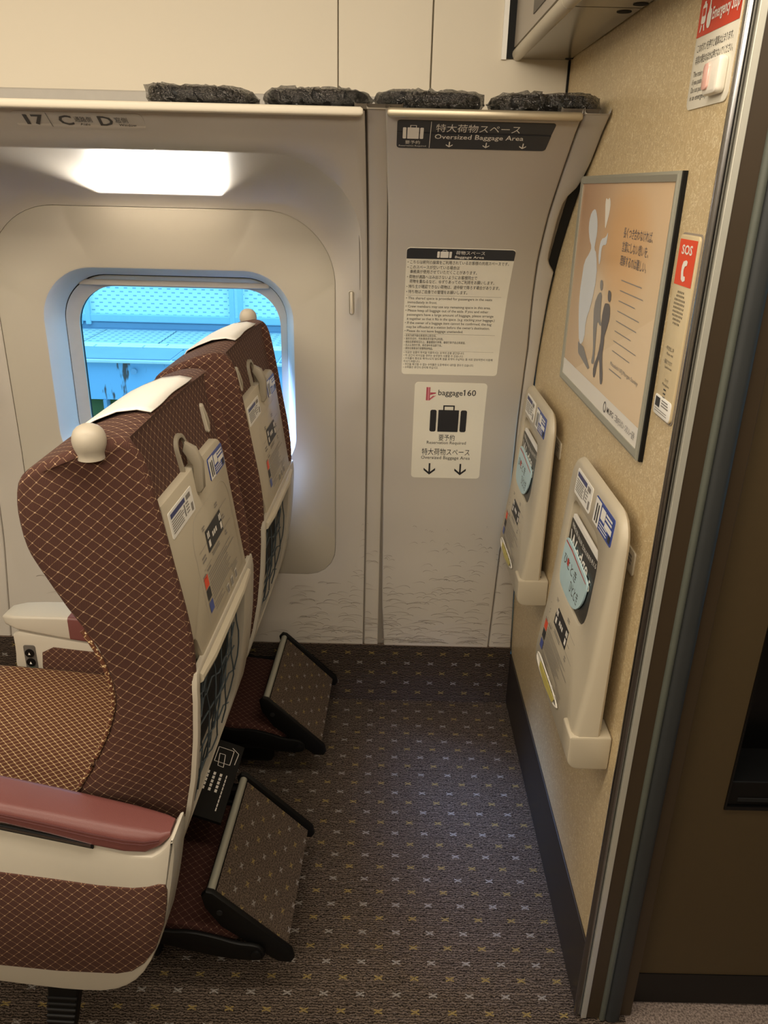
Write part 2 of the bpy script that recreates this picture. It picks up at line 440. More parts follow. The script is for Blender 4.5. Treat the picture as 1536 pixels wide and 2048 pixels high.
# lettering: a text curve turned into a mesh and laid on a surface
def text(g, s, u, v, h, mp, off, width=None, align='L', bold=0.0, slant=0):
    c = bpy.data.curves.new('lettering', 'FONT'); c.body = s; c.size = 1.0; c.resolution_u = 2; c.offset = bold
    o = bpy.data.objects.new('lettering', c); COL.objects.link(o)
    dg = bpy.context.evaluated_depsgraph_get(); dg.update()
    me = bpy.data.meshes.new_from_object(o.evaluated_get(dg))
    vs = [tuple(q.co) for q in me.vertices]; fs = [tuple(p.vertices) for p in me.polygons]
    bpy.data.objects.remove(o); bpy.data.curves.remove(c); bpy.data.meshes.remove(me)
    if not vs: return
    x0 = min(q[0] for q in vs); x1 = max(q[0] for q in vs)
    k = h/.72
    kx = width/(x1-x0) if width else k
    w = (x1-x0)*kx
    du = {'L': 0, 'C': -w/2, 'R': -w}[align]
    g.add([mp(u+du+(q[0]-x0)*kx + slant*q[1]*k, v+q[1]*k, off) for q in vs], fs)

def suitcase(g, u, v, w, h, mp, off):
    """upright suitcase pictogram, centre u, foot v"""
    bw = w*.56
    flat(g, rrect(u-bw/2, u+bw/2, v, v+h*.82, .001, 2), mp, off)
    for s in (-1, 1):
        a, b = u+s*(bw/2+w*.05), u+s*w/2
        a, b = min(a, b), max(a, b)
        flat(g, rrect(a, b, v, v+h*.82, w*.05, 3), mp, off)
    t = w*.035; hw = w*.155
    rect(g, u-hw, u-hw+t, v+h*.82, v+h, mp, off); rect(g, u+hw-t, u+hw, v+h*.82, v+h, mp, off); rect(g, u-hw+t, u+hw-t, v+h-t*1.1, v+h, mp, off)
def arrow(g, u, v, w, h, mp, off):
    """arrow pointing down; tip at v"""
    t = h*.14
    rect(g, u-t/2, u+t/2, v+t, v+h, mp, off)
    for s in (-1, 1):
        flat(g, [(u, v), (u+s*w/2, v+w*.42), (u+s*w/2, v+w*.42+t*1.4), (u, v+t*1.4)], mp, off)

# ================================================================= LARGE STRUCTURE
g = G(); g.add([(-3.2,-1.3,0),(.452,-1.3,0),(.452,.97,0),(.385,.97,0),(.385,1.875,0),(-3.2,1.875,0)], [(0,1,2,3,4,5)])
floor = struct(g.build('floor', 'carpet', smooth=0, uvs=lambda q: (q[0]+.052, q[1]-1.772)))
g = G(); g.box(.452, 1.7, -1.3, 1.0, -.02, 0.0)
struct(g.build('floor_vestibule', 'carpet_grey', smooth=0))
bpy.data.objects['floor_vestibule'].parent = floor; bpy.data.objects['floor_vestibule'].name = 'vestibule_carpet'
del floor.children[0]['kind']
ceil = struct(G().box(-3.2, 1.7, -1.3, 2.0, 1.96, 2.0).build('ceiling', 'ceiling_white', smooth=0))
struct(G().box(-3.24, -3.2, -1.3, 2.0, 0, 2.0).build('wall_left', 'cream_panel', smooth=0))
wf = struct(G().box(-3.2, 1.7, -1.34, -1.3, 0, 2.0).build('wall_front', 'cream_panel', smooth=0))
struct(G().box(1.7, 1.74, -1.34, 1.0, 0, 2.0).build('wall_vestibule', 'vest_grey_dark', smooth=0)); 
bpy.data.objects['wall_vestibule'].name = 'wall_outer'
# the partition on the right
wr = struct(G().box(XW, XW+.05, .945, 1.90, .162, 1.96).build('wall_right', 'fibre_wall', smooth=0))
bb = G().box(XW-.004, XW+.05, .945, 1.857, .004, .162).build('baseboard_right', 'baseboard', smooth=0, bevel=.002); struct(bb)
# partition of the other side of the doorway, behind the camera
struct(G().box(XW, XW+.05, -1.3, -.25, 0, 1.96).build('wall_doorway', 'fibre_wall', smooth=0)); bpy.data.objects['wall_doorway'].name = 'wall_right_far'

# upper wall of cream panels above the shelf
wb_ = struct(G().box(-3.2, .3695, 1.872, 1.90, 1.40, 1.96).build('wall_back', 'panel_joint', smooth=0))
for a, b in ((-1.25, -.1135), (-.1115, .0795), (.0825, .3655)):
    G().box(a, b, 1.855, 1.871, 1.475, 1.96).build('panel', 'cream_panel', wb_, smooth=0, bevel=.0015)
G().box(-3.2, -1.253, 1.855, 1.871, 1.475, 1.96).build('panel', 'cream_panel', wb_, smooth=0, bevel=.0015)
G().box(.3655, .3695, 1.852, 1.871, 1.475, 1.60).build('corner_gap', 'black_gap', wb_, smooth=0)
G().box(-3.2, -.02, 1.80, 1.853, 1.50, 1.522).build('light_ledge', 'shade_grey', wb_, smooth=0, bevel=.003)
# the shelf top of the lower side wall
G().grid(1, 3, lambda u, v: (-3.2+u*3.565, 1.455+.40*v, 1.4705)).build('shelf_top', 'wall_plastic', wb_, smooth=0)

def strip(x0, x1, nz=48, dx=None, off=0.0, z0=.18, z1=1.47, name='panel_strip', mat='wall_plastic', parent=wb_, thick=.012):
    """curved strip following the wall profile; x0/x1 may be functions of z"""
    fx0 = x0 if callable(x0) else (lambda z: x0); fx1 = x1 if callable(x1) else (lambda z: x1)
    g = G(); e = .004
    for_rows = []
    for k in range(nz+1):
        z = z0+(z1-z0)*k/nz; n = pn(z); a, b = fx0(z), fx1(z)
        P = lambda x, o: (x, prof(z)+n[0]*o, z+n[1]*o)
        for_rows.append([P(a, off-thick), P(a, off-e), P(a+e*.3, off-e*.3), P(a+e, off), P(a+(b-a)*.5, off), P(b-e, off), P(b-e*.3, off-e*.3), P(b, off-e), P(b, off-thick)])
    g.loft(for_rows, closed=False)
    # close bottom and top
    return g.build(name, mat, parent, smooth=50)
# backing behind all joints
strip(.318, .3692, off=-.011, z0=1.17, z1=1.42, name='side_gap', mat='black_gap', thick=.02)
for a, b in ((-.062, .02), (-1.075, -1.0), (.285, .350)):
    strip(a, b, off=-.010, name='joint_backing', mat='joint_dark', thick=.004)
# narrow strips between panels
strip(-.041, -.0025, off=-.003); strip(-1.058, -1.02, off=-.003)
# baggage wall panel and its right wing with the notch
bag_r = lambda z: interp(z, [.18, .45, .6, 1.0, 1.21, 1.3, 1.4, 1.47], [.302, .321, .338, .338, .322, .319, .320, .320])
bag = strip(lambda z: interp(z, [.18, .3, .6, 1.1, 1.3, 1.47], [.014, .006, .002, .001, -.001, -.010]), bag_r, name='baggage_panel')
def wing(z):
    return interp(z, [.18, 1.0, 1.185, 1.20, 1.215, 1.30, 1.335, 1.36, 1.40, 1.47], [.366, .366, .364, .350, .344, .341, .343, .362, .367, .366])
strip(lambda z: bag_r(z)+.003, wing, nz=90, name='panel_strip', off=-.002)
# lips along the shelf edge
def lip(x0, x1, mat, n=24):
    g = G(); poly = rrect(1.446, 1.470, 1.459, 1.473, .005, 4)
    g.loft([[(x, p[0], p[1]) for p in (poly if 0 < i < 3 else inset(poly, .003))] for i, x in enumerate((x0, x0+.004, x1-.004, x1))])
    return g.build('shelf_lip', mat, wb_, smooth=40)
lip(-1.016, -.047, 'cream_panel'); lip(-.006, .318, 'brass_lip'); lip(-3.2, -1.02, 'cream_panel')

# window panel: rings from the border to the scoop to the flat window plate
CX, CZ = -.53, .87
NR = 160
def ring(x0, x1, z0, z1, rbr, rtr, rtl, rbl, n=NR):
    """rounded rectangle resampled by angle about (CX,CZ)"""
    poly = rrect(x0, x1, z0, z1, (rbr, rtr, rtl, rbl), 14)
    out = []
    for k in range(n):
        th = 2*pi*k/n; dx, dz = cos(th), sin(th); best = None
        for i in range(len(poly)):
            a, b = poly[i], poly[(i+1) % len(poly)]
            ex, ez = b[0]-a[0], b[1]-a[1]; det = dx*(-ez)+dz*ex
            if abs(det) < 1e-12: continue
            ax, az = a[0]-CX, a[1]-CZ
            tt = (ax*(-ez)+az*ex)/det; ss = (dx*az-dz*ax)/det
            if tt > 0 and -1e-6 <= ss <= 1+1e-6 and (best is None or tt > best): best = tt
        out.append((CX+best*dx, CZ+best*dz))
    return out
def plateY(z): return interp(z, [.30, .45, .7, 1.0, 1.30], [1.893, 1.908, 1.918, 1.918, 1.912])
B = ring(-1.016, -.0445, .18, 1.468, .004, .003, .003, .004)
for cx_, cz_ in ((-1.016, .18), (-.0445, .18), (-.0445, 1.468), (-1.016, 1.468)):      # keep the panel's corners square
    ki = min(range(NR), key=lambda i: (B[i][0]-cx_)**2+(B[i][1]-cz_)**2); B[ki] = (cx_, cz_)
Sx = ring(-1.006, -.056, .24, 1.405, .22, .16, .16, .22)
Pl = ring(-.935, -.122, .372, 1.297, .075, .165, .165, .075)
rings = [[(x, prof(z)+.012, z) for x, z in B], [(x, prof(z)+.002, z) for x, z in B], [(x, prof(z), z) for x, z in [(CX+(q[0]-CX)*.996, CZ+(q[1]-CZ)*.997) for q in B]]]
for tq in (.33, .66):
    rr_ = []
    for a, b in zip(B, Sx):
        x = a[0]+(b[0]-a[0])*tq; z = a[1]+(b[1]-a[1])*tq; rr_.append((x, prof(z), z))
    rings.append(rr_)
def scoop(t):
    out = []
    for a, b in zip(Sx, Pl):
        A = Vector((a[0], prof(a[1]), a[1])); Bv = Vector((b[0], plateY(b[1]), b[1]))
        Cc = Vector((a[0]+(b[0]-a[0])*.45, max(A.y, Bv.y-.012), a[1]+(b[1]-a[1])*.45))
        out.append(tuple((1-t)**2*A + 2*t*(1-t)*Cc + t*t*Bv))
    return out
rings += [scoop(t) for t in (0, .03, .1, .2, .32, .45, .58, .7, .82, .92, 1)]
rings.append([(x, plateY(z)+.02, z) for x, z in Pl])
wp = G().loft(rings, False, False).build('window_panel', 'wall_plastic', wb_, smooth=38)
# the panel of the next window, further forward
def next_panel():
    g = G(); g.loft([[(p[0]-1.013, p[1], p[2]) for p in r_] for r_ in rings[:15]], False, True); return g.build('window_panel', 'wall_plastic', wb_, smooth=38)
next_panel()

# window_1: plate, blue lit reveal, inner frame, pane
Pi = ring(-.934, -.123, .373, 1.2962, .073, .163, .163, .073)
W0 = ring(-.828, -.224, .655, 1.161, .10, .115, .13, .10)
W1 = ring(-.806, -.248, .676, 1.139, .09, .10, .115, .09)
W2 = ring(-.8045, -.2495, .6772, 1.1365, .0895, .0995, .1145, .0895)
W3 = ring(-.780, -.268, .696, 1.108, .08, .09, .10, .08)
win = G().loft([[(x, plateY(z)+.016, z) for x, z in Pi], [(x, plateY(z)+.002, z) for x, z in Pi], [(x, plateY(z), z) for x, z in [(CX+(q[0]-CX)*.994, CZ+(q[1]-CZ)*.994) for q in Pi]],
    [(CX+(x-CX)*1.01, plateY(z), CZ+(z-CZ)*1.012) for x, z in W0], [(x, plateY(z)+.002, z) for x, z in W0]], False, False).build('window_1', 'plate_plastic', smooth=38)
struct(win)
G().loft([[(x, plateY(z)+.002, z) for x, z in W0], [(x, plateY(z)+.01, z) for x, z in ring(-.824, -.228, .659, 1.157, .10, .115, .13, .10)], [(x, 1.985, z) for x, z in W1], [(x, 1.995, z) for x, z in W1]], False, False).build('reveal', 'window_frame', win, smooth=40)
G().loft([[(x, 1.996, z) for x, z in W1], [(x, 1.996, z) for x, z in W2]], False, False).build('seal', 'black_gap', win)
G().loft([[(x, 1.993, z) for x, z in W2], [(x, 1.998, z) for x, z in ring(-.801, -.252, .680, 1.133, .087, .097, .112, .087)], [(x, 2.014, z) for x, z in W3], [(x, 2.02, z) for x, z in W3]], False, False).build('window_frame', 'shade_grey', win, smooth=40)
G().box(-.76, -.29, 1.988, 1.996, 1.112, 1.126).build('shade_rail', 'shade_grey', win, bevel=.003)
flat(G(), W3, lambda a, b, o: (a, 2.018, b), 0).build('pane', 'window_glass', win, smooth=0)
# car body outside the window plate
g = G(); g.loft([[(x, 2.02, z) for x, z in W3], [(x, 2.02, z) for x, z in ring(-1.3, .3, .0, 1.35, .02, .02, .02, .02)]], False, False); g.build('body_shell', 'black_matte', win)
G().loft([[(x, 2.03, z) for x, z in W3], [(x, 2.02, z) for x, z in W3]], False, False).build('seal', 'black_gap', win)
G().box(-3.2, 1.0, 2.04, 2.06, 1.36, 2.0).build('body_shell', 'black_matte', win, smooth=0)
G().box(-3.2, -1.3, 2.02, 2.06, 0, 1.36).build('body_shell', 'black_matte', win, smooth=0); G().box(.3, 1.0, 2.02, 2.06, 0, 1.36).build('body_shell', 'black_matte', win, smooth=0)

# carpeted riser under the wall
rs = struct(G().box(-3.2, XW-.004, 1.853, 1.90, 0, .181).build('trim_1', 'carpet_riser', smooth=0, uvs=lambda q: (q[0]+.019, q[2]-.157+q[1]*0)))
# grass printed along the foot of the wall
g = G()
for k in range(420):
    zz = .188 + .33*random.random()**1.9; ln = random.uniform(.03, .085)*(1-.9*(zz-.19)/.35); hh = random.uniform(.003, .008); sg = random.choice((-1, 1)); w = .00075
    x = random.uniform(-1.0, .36) if k % 4 == 0 else random.uniform(-.24, .36)
    if -1.0 < x-ln and x+ln*.6 < .0 and x+ln*.6 > -.15 and zz > .40: pass
    if x-ln*.6 < -.12 and zz > .355: continue
    xr = (-.25, -.043) if x < -.043 else ((-.04, -.004) if x < -.004 else ((.008, .30) if x < .30 else (.312, .364)))
    up = []; lo = []
    s0 = s_of_z(zz)
    for q in range(9):
        tt = q/8; cx = x+sg*(tt-.5)*ln; cs = s0 + hh*(sin(pi*tt**.75)*1.0 - .35*tt)
        if x > -.25: cx = min(xr[1], max(xr[0], cx))
        ww = w*(1-.85*tt)
        up.append((cx, cs+ww)); lo.append((cx, cs-ww))
    vs = [mWall(a, b, .0006) for a, b in up+lo]
    g.add(vs, [(i, i+1, i+10, i+9) for i in range(8)])
g.build('grass_print', 'print_faint', wb_, smooth=0, kind='stuff')

# ---- door post at the end of the partition
post = struct(G().box(.373, .41, .936, 1.0, .002, 1.96).build('trim_2', 'frame_brown', smooth=0, bevel=.001))
g = G(); g.tube([(.366, .941, .006), (.366, .941, 1.95)], .0058, 14); g.build('edge_bead', 'steel_round', post)
G().box(.3725, .3815, .933, .945, .004, 1.95).build('aluminium_strip', 'aluminium_light', post, smooth=0, bevel=.0008)
G().box(.3815, .407, .9345, .945, .004, 1.95).build('post_face', 'frame_brown', post, smooth=0)
g = G(); g.tube([(.4095, .934, .004), (.4095, .934, 1.95)], .0052, 12); g.build('rubber_edge', 'rubber_edge', post)
g = G(); g.prism(rrect(.413, .4405, .927, .96, .010, 5), lambda a, b, t: (a, b, t), .004, 1.95); g.build('rubber_seal', 'rubber_blue', post, smooth=40)
G().box(.4405, .462, .94, .985, .004, 1.95).build('post_face', 'frame_brown', post, smooth=0, bevel=.001)
# ---- door leaf / vestibule panel
door = struct(G().box(.462, .553, .968, .99, .076, 1.96).build('door_1', 'door_brown', smooth=0))
G().box(.553, 1.7, .968, .99, .076, .452).build('panel', 'door_brown', door, smooth=0)
G().box(1.2, 1.7, .968, .99, .452, 1.96).build('panel', 'door_brown', door, smooth=0)
G().box(.553, 1.2, .968, .99, 1.55, 1.96).build('panel', 'door_brown', door, smooth=0)
G().box(.470, 1.7, .966, .99, .004, .076).build('kick_plate', 'vest_black', door, smooth=0)
G().box(.553, 1.2, 1.05, 1.06, .452, 1.55).build('recess_back', 'vest_black', door, smooth=0)
g = G(); g.box(.553, .556, .965, 1.055, .452, 1.55); g.box(.556, 1.2, .965, 1.055, .452, .459); g.build('recess_frame', 'vest_black', door, smooth=0)
G().box(.556, 1.2, .969, 1.052, .459, .505).build('recess_sill', 'black_plastic', door, smooth=0, bevel=.002)
G().box(.572, 1.2, .967, .97, .468, .474).build('slot', 'black_gap', door, smooth=0)

# ---- overhead housing at the top right
ov = G()
pf = rrect(.252, XW-.002, 1.602, 1.955, (.004, .004, .004, .016), 5)
ov.loft([[(p[0], y, p[1]) for p in pf] for y in (.95, 1.343)]); 
ovo = struct(ov.build('trim_3', 'rack_under', smooth=40))
g = G(); g.loft([[(p[0], y, p[1]) for p in pf] for y in (1.347, 1.853)]); g.build('housing', 'rack_under', ovo, smooth=40)
for y0, y1 in ((.95, 1.3435), (1.3465, 1.853)):
    g = G(); g.tube([(.258, y0, 1.610), (.258, y1, 1.610)], .0115, 16); g.build('rounded_edge', 'rack_edge', ovo)
G().box(.2495, .2525, 1.40, 1.85, 1.622, 1.95).build('side_panel', 'rack_grey', ovo, smooth=0)
G().box(.2475, .2497, .95, 1.62, 1.64, 1.95).build('side_recess', 'rack_dark', ovo, smooth=0, bevel=.001)
g = G(); 
g.loft([[(.2245-.004*(t*t), 1.8545, z), (.2345-.004*t*t, 1.8545, z), (.2345-.004*t*t, 1.847, z), (.2245-.004*t*t, 1.847, z)] for z, t in [(1.60+.36*k/8, k/8) for k in range(9)]]); g.build('seal_strip', 'sticker_white', ovo, smooth=30)
g = G(); 
g.loft([[(.235-.004*(t*t), 1.8545, z), (.2505, 1.8545, z), (.2505, 1.848, z), (.235-.004*t*t, 1.848, z)] for z, t in [(1.602+.355*k/8, k/8) for k in range(9)]]); g.build('seal_strip', 'black_gap', ovo, smooth=30)
for x, y in ((.355, 1.318), (.346, 1.372)):
    G().lathe([(.011, 1.6012), (.011, 1.603)], (x, y, 0), 24).build('screw_hole', 'black_gap', ovo)
G().lathe([(.008, 1.6012), (.008, 1.603)], (.361, 1.832, 0), 20).build('screw_hole', 'black_gap', ovo)

# ================================================================= OUTSIDE: the opposite platform
ZT = .404
pf = thing('railway_platform', 'blue daylit station platform with stained side wall outside the window', 'platform', (-1.4, 4.5, -1.2))
G().box(-9, 6, 4.52, 5.0, .155, ZT-.022).build('side_wall', 'platform_wall', pf, smooth=0)
G().box(-9, 6, 4.56, 5.0, -1.2, .155).build('lower_wall', 'platform_olive', pf, smooth=0)
G().box(-9, 6, 4.48, 5.0, ZT-.024, ZT-.006).build('edge_slab', 'platform_tile', pf, smooth=0, bevel=.004)
for k in range(-11, 9):
    G().box(k*.62+.006, k*.62+.614, 4.50, 4.82, ZT-.008, ZT).build('edge_stone', 'platform_edge', pf, smooth=0)
for k in range(-24, 18):
    for j in range(2):
        G().box(k*.30+.006+(j % 2)*.13, k*.30+.294+(j % 2)*.13, 4.826+j*.065, 4.885+j*.065, ZT-.006, ZT+.004).build('tactile_tile', 'white_line', pf, smooth=0)
for k in range(-15, 11):
    G().box(k*.48+.006, k*.48+.474, 4.96, 5.44, ZT-.006, ZT+.002).build('tile', 'dotted_tile', pf, smooth=0, uvs=lambda q: (q[0], q[1]))
G().box(-9, 6, 4.8, 9, .20, ZT-.006).build('platform_top', 'platform_edge', pf, smooth=0)
for k in range(-9, 7):
    G().lathe([(.018, -.02), (.014, .012)], (k*.34-.1, 4.512, .33), 10, 'y').build('bolt', 'platform_edge', pf)
for x in (-1.66, -.56):
    G().box(x, x+.02, 4.50, 4.56, -.4, .155).build('bracket', 'platform_edge', pf, smooth=0)
G().box(-.64, -.40, 4.47, 4.52, .125, .175).build('marker_board', 'white_line', pf, smooth=0, bevel=.004)
fe = thing('platform_fence', 'pale perforated fence with posts standing on the far platform', 'fence', (-1.4, 5.48, ZT))
for k in range(-4, 4):
    px = -1.03+1.05*k
    G().box(px+.05, px+1.0, 5.49, 5.50, .50, .72).build('fence_panel', 'fence_panel', fe, smooth=0)
    for d_ in (-.045, .012): G().box(px+d_, px+d_+.034, 5.455, 5.49, ZT+.03, .74).build('post', 'fence_metal', fe, smooth=0, bevel=.004)
G().box(-9, 6, 5.46, 5.50, .455, .505).build('rail', 'fence_metal', fe, smooth=0, bevel=.006)
G().box(-9, 6, 5.475, 5.50, ZT, .45).build('rail', 'platform_edge', fe, smooth=0, bevel=.006)
G().box(-9, 6, 5.46, 5.50, .72, .76).build('rail', 'platform_edge', fe, smooth=0)
tr = thing('track_bed', 'olive brown strip of track bed below the platform wall', 'track', (-1.4, 3.4, -1.2))
G().box(-9, 6, 2.3, 4.46, -1.25, -1.1).build('ballast', 'ballast', tr, smooth=0)
G().box(-9, 6, 4.2, 4.46, -1.1, -.3).build('cable_trough', 'ballast', tr, smooth=0)

# ================================================================= SEATS
DS = .545
BACK_Z = [.30, .385, .446, .524, .60, .669, .76, .869, .961, 1.016, 1.051]
BACK_X = [-.352, -.308, -.287, -.272, -.263, -.2585, -.2575, -.273, -.288, -.2985, -.317]
def xb(z): return interp(z, BACK_Z, BACK_X)
def xbc(z):                      # upholstery of the back between its raised side edges
    if z < .70: return xb(z)
    return min(xb(z), -.297+(.955-z)*.14-.006) - .004*max(0, min(1, (z-.95)/.05))
CY = 1.125                       # centre line of the near seat (authoring coordinates)
OUT = [(-.352, .30, 0), (-.308, .385, 0), (-.287, .446, 0), (-.272, .524, 0), (-.263, .60, 0), (-.2585, .669, 0), (-.2570, .715, 0), (-.2575, .76, 0), (-.264, .815, 0), (-.273, .869, 0),
       (-.288, .961, 0), (-.2985, 1.016, 0), (-.307, 1.040, .1), (-.318, 1.053, .2), (-.338, 1.056, .45), (-.365, 1.051, .8), (-.394, 1.040, 1), (-.418, 1.029, 1), (-.437, 1.018, 1), (-.449, 1.003, 1), (-.455, .975, 1),
       (-.455, .945, 1), (-.451, .915, 1), (-.441, .889, 1), (-.4105, .828, 1), (-.392, .797, 1), (-.376, .765, 1), (-.366, .732, 1), (-.362, .70, 1), (-.364, .672, 1), (-.377, .632, 1), (-.392, .60, 1), (-.4065, .57, 1),
       (-.434, .523, 1), (-.450, .48, 1), (-.455, .42, 1), (-.43, .35, .7), (-.39, .305, .3)]
def refine(o):
    q = []
    n = len(o)
    for i in range(n):
        p0, p1, p2, p3 = o[i-1], o[i], o[(i+1) % n], o[(i+2) % n]
        q.append(p1); q.append(tuple((-p0[k]+9*p1[k]+9*p2[k]-p3[k])/16 for k in range(3)))
    return q
OUT = refine(OUT)

def mBack(u, v, o):              # onto the back of a seat: u = Y, v = z
    return (-.297+(.955-v)*.14+o, u, v)

def make_seat(name, loc, label, near):
    s = thing(name, label, 'seat', loc, radians(-2.0), 'seats of the last row, seen from behind')
    ORG[s.name] = Vector((-.29, .955, 0))        # authoring origin (both seats share one description)
    mir = (lambda y: y) if near else (lambda y: 2*CY-y)
    # backrest: one upholstered body
    g = G(); rings = []
    pl2 = [(p[0], p[1]) for p in OUT]
    for q, ins in ((-1, .010), (-.992, .004), (-.975, .001), (-.95, 0), (-.91, 0), (-.72, 0), (-.45, 0), (0, 0), (.45, 0), (.72, 0), (.91, 0), (.95, 0), (.975, .001), (.992, .004), (1, .010)):
        pp = inset(pl2, ins) if ins else pl2
        rg = []
        for (x, z), o3 in zip(pp, OUT):
            tf = max(0, min(1, o3[2])); hw = .198+.036*tf
            xx = x
            if abs(q) < .9 and tf > .6 and z < 1.0: xx = x + (.035 if abs(q) < .5 else .018)*min(1, (1.0-z)/.08)
            if o3[2] < .2 and z > .66 and abs(q) < .93: xx = min(xx, xbc(z))
            if o3[2] < .2 and .36 < z < .71 and abs(q) < .93: xx = xx-.034
            zz = z + (.004*(1-q*q) if z > .98 else 0)
            rg.append((xx, CY+q*hw, zz))
        rings.append(rg)
    g.loft(rings); back = g.build('backrest', 'seat_cloth', s, smooth=50)
    # seam piping along the near edge, its gold cloth painting the light it catches
    g = G(); pp = [p for p in OUT[30:] if p[1] < .80 and p[1] > .50]
    for sgn_ in (-1, 1): G().tube([(x-.001, CY+sgn_*(.198+.036*min(1, t3)-.002), z) for x, z, t3 in pp], .0032, 8).build('piping', 'seat_cloth_gold', back)
    # grey rear shell with the pocket opening
    def shell_ring(poly, dx): return [(xb(b)+dx, a, b) for a, b in poly]
    n = 72
    def rs(y0, y1, z0, z1, r):
        poly = rrect(y0, y1, z0, z1, r, 10); cy, cz = 1.09, .55; out = []
        for k in range(n):
            th = 2*pi*k/n; dx, dz = cos(th), sin(th); best = None
            for i in range(len(poly)):
                a, b = poly[i], poly[(i+1) % len(poly)]
                ex, ez = b[0]-a[0], b[1]-a[1]; det = dx*(-ez)+dz*ex
                if abs(det) < 1e-12: continue
                ax, az = a[0]-cy, a[1]-cz
                tt = (ax*(-ez)+az*ex)/det; ss = (dx*az-dz*ax)/det
                if tt > 0 and -1e-6 <= ss <= 1.000001 and (best is None or tt > best): best = tt
            out.append((cy+best*dx, cz+best*dz))
        return out
    o0 = rs(.926, 1.330, .335, .712, (.06, .012, .012, .04)); o1 = rs(.929, 1.326, .338, .709, (.06, .012, .012, .04))
    h0 = rs(.935, 1.262, .385, .700, (.07, .008, .008, .02)); h1 = rs(.938, 1.257, .388, .697, (.068, .008, .008, .02))
    g = G(); g.loft([shell_ring(o0, -.004), shell_ring(o0, .003), shell_ring(o1, .005), shell_ring(h0, .005), shell_ring(h1, .002), shell_ring(h1, -.026)], False, False)
    g.build('rear_shell', 'seat_plastic', s, smooth=40)
    g = G(); g.grid(6, 14, lambda u, v: (xb(.375+.33*v)-.0255, .932+.332*u, .375+.33*v)); g.build('pocket_lining', 'lining', s, smooth=0)
    g = G(); g.tube([(xb(.70)+.002, .940, .697), (xb(.70)+.006, 1.0, .696), (xb(.70)+.006, 1.2, .696), (xb(.70)+.002, 1.275, .697)], .0088, 10); g.build('pocket_rail', 'table_plastic', s)
    # net of the magazine pocket
    g = G()
    for k in range(9):
        y = .965+.034*k
        pts = []
        for j in range(12):
            z = .70-.026*j
            if z < .42: break
            yy = y + .008*sin(j*1.57+k*3.14)
            if yy > 1.245 - max(0, (.52-z))*.9: continue
            pts.append((xb(z)-.006+.005*sin(k*1.3+j*.7), min(yy, 1.235), z))
        if len(pts) > 2: g.tube(pts, .0014, 5)
    for j in range(1, 7):
        z = .70-.045*j
        ye = 1.245 - max(0, (.52-z))*.9
        g.tube([(xb(z)-.006+.005*sin(i*.9+j), .945+(ye-.958)*i/10, z+.006*sin(i*3.14+j)) for i in range(11)], .0014, 5)
    g.build('pocket_net', 'net_cord', s)
    # fold-down table
    g = G(); poly = smooth_table()
    g.prism(poly, mBack, -.012, .006, .003); tb = g.build('table', 'table_plastic', s, smooth=35)
    g = G(); poly = rrect(1.035, 1.262, .722, .893, (.004, .045, .045, .004), 6)
    g.loft([[mBack(a, b, .0064) for a, b in poly], [mBack(a, b, .0066) for a, b in inset(poly, .0012)]], False, False)
    g.build('inset_edge', 'seat_plastic', tb, smooth=0)
    table_print(tb, mBack, .0068)
    # stickers
    g = patch(G(), rows(.966, 1.078, .900, .938, .003, 3), mBack, .0068); st = g.build('notice_sticker', 'sticker_white', s, smooth=0)
    sticker_a(st, mBack, .0073, .966, 1.078, .900, .938)
    g = patch(G(), rows(1.180, 1.274, .906, .943, .004, 3), mBack, .0068); st = g.build('payment_sticker', 'sticker_blue', s, smooth=0)
    sticker_b(st, mBack, .0073, 1.180, 1.274, .906, .943)
    # table latch and its socket
    g = G(); poly = rrect(1.086, 1.134, .948, 1.006, (.004, .022, .022, .004), 8); inn = inset(poly, .006)
    bk = lambda p, o: (xbc(p[1])+o, p[0], p[1])
    g.loft([[bk(p, -.01) for p in poly], [bk(p, .006) for p in poly], [bk(p, .007) for p in inset(poly, .002)], [bk(p, .006) for p in inn], [bk(p, -.012) for p in inn]], False, True)
    g.build('latch_socket', 'hook_plastic', s, smooth=40)
    g = G(); g.prism([(-.298, .996), (-.282, .988), (-.272, .965), (-.272, .925), (-.278, .916), (-.287, .918), (-.288, .96), (-.302, .982)], lambda a, b, t: (a-.002, t, b), 1.101, 1.115, .004)
    g.build('latch', 'hook_plastic', s, smooth=40)
    # coat hook slot on the upper back
    yc = 1.255 if near else mir(1.255)
    g = G(); g.loft([[(xbc(b)+o, a, b) for a, b in inset(rrect(yc-.006, yc+.006, .966, 1.015, .0058, 5), ii)] for o, ii in ((-.004, 0), (.004, 0), (.0055, .002), (.0055, .004))])
    g.build('coat_hook', 'knob_plastic', s, smooth=40)
    g = G(); g.tube([(xbc(1.010)+.004, yc, 1.010), (xbc(1.0)+.007, yc-.001, 1.0), (xbc(.985)+.008, yc-.001, .985), (xbc(.972)+.005, yc, .972)], .0022, 8); g.build('hook_tongue', 'hook_plastic', s)
    # headrest cloth over the top
    g = G(); tp = [(xx, zz) for xx, zz, _ in OUT]
    path = [(-.428, 1.014), (-.418, 1.031), (-.395, 1.0425), (-.366, 1.0545), (-.338, 1.0585), (-.319, 1.0555)]
    y0, y1 = CY-.098, CY+.108
    g.grid(12, 5, lambda u, v: (path[round(v*5)][0]+.0015*sin(u*9)*(v > .9), y0+(y1-y0)*u, path[round(v*5)][1]+.004*(1-((2*u-1)*.45)**2)+.0025))
    o = g.build('headrest_cloth', 'mat_cloth', s, smooth=60)
    m = o.modifiers.new('solid', 'SOLIDIFY'); m.thickness = .0015; m.offset = 1
    # grab knob
    yb = .908 if near else mir(.908)
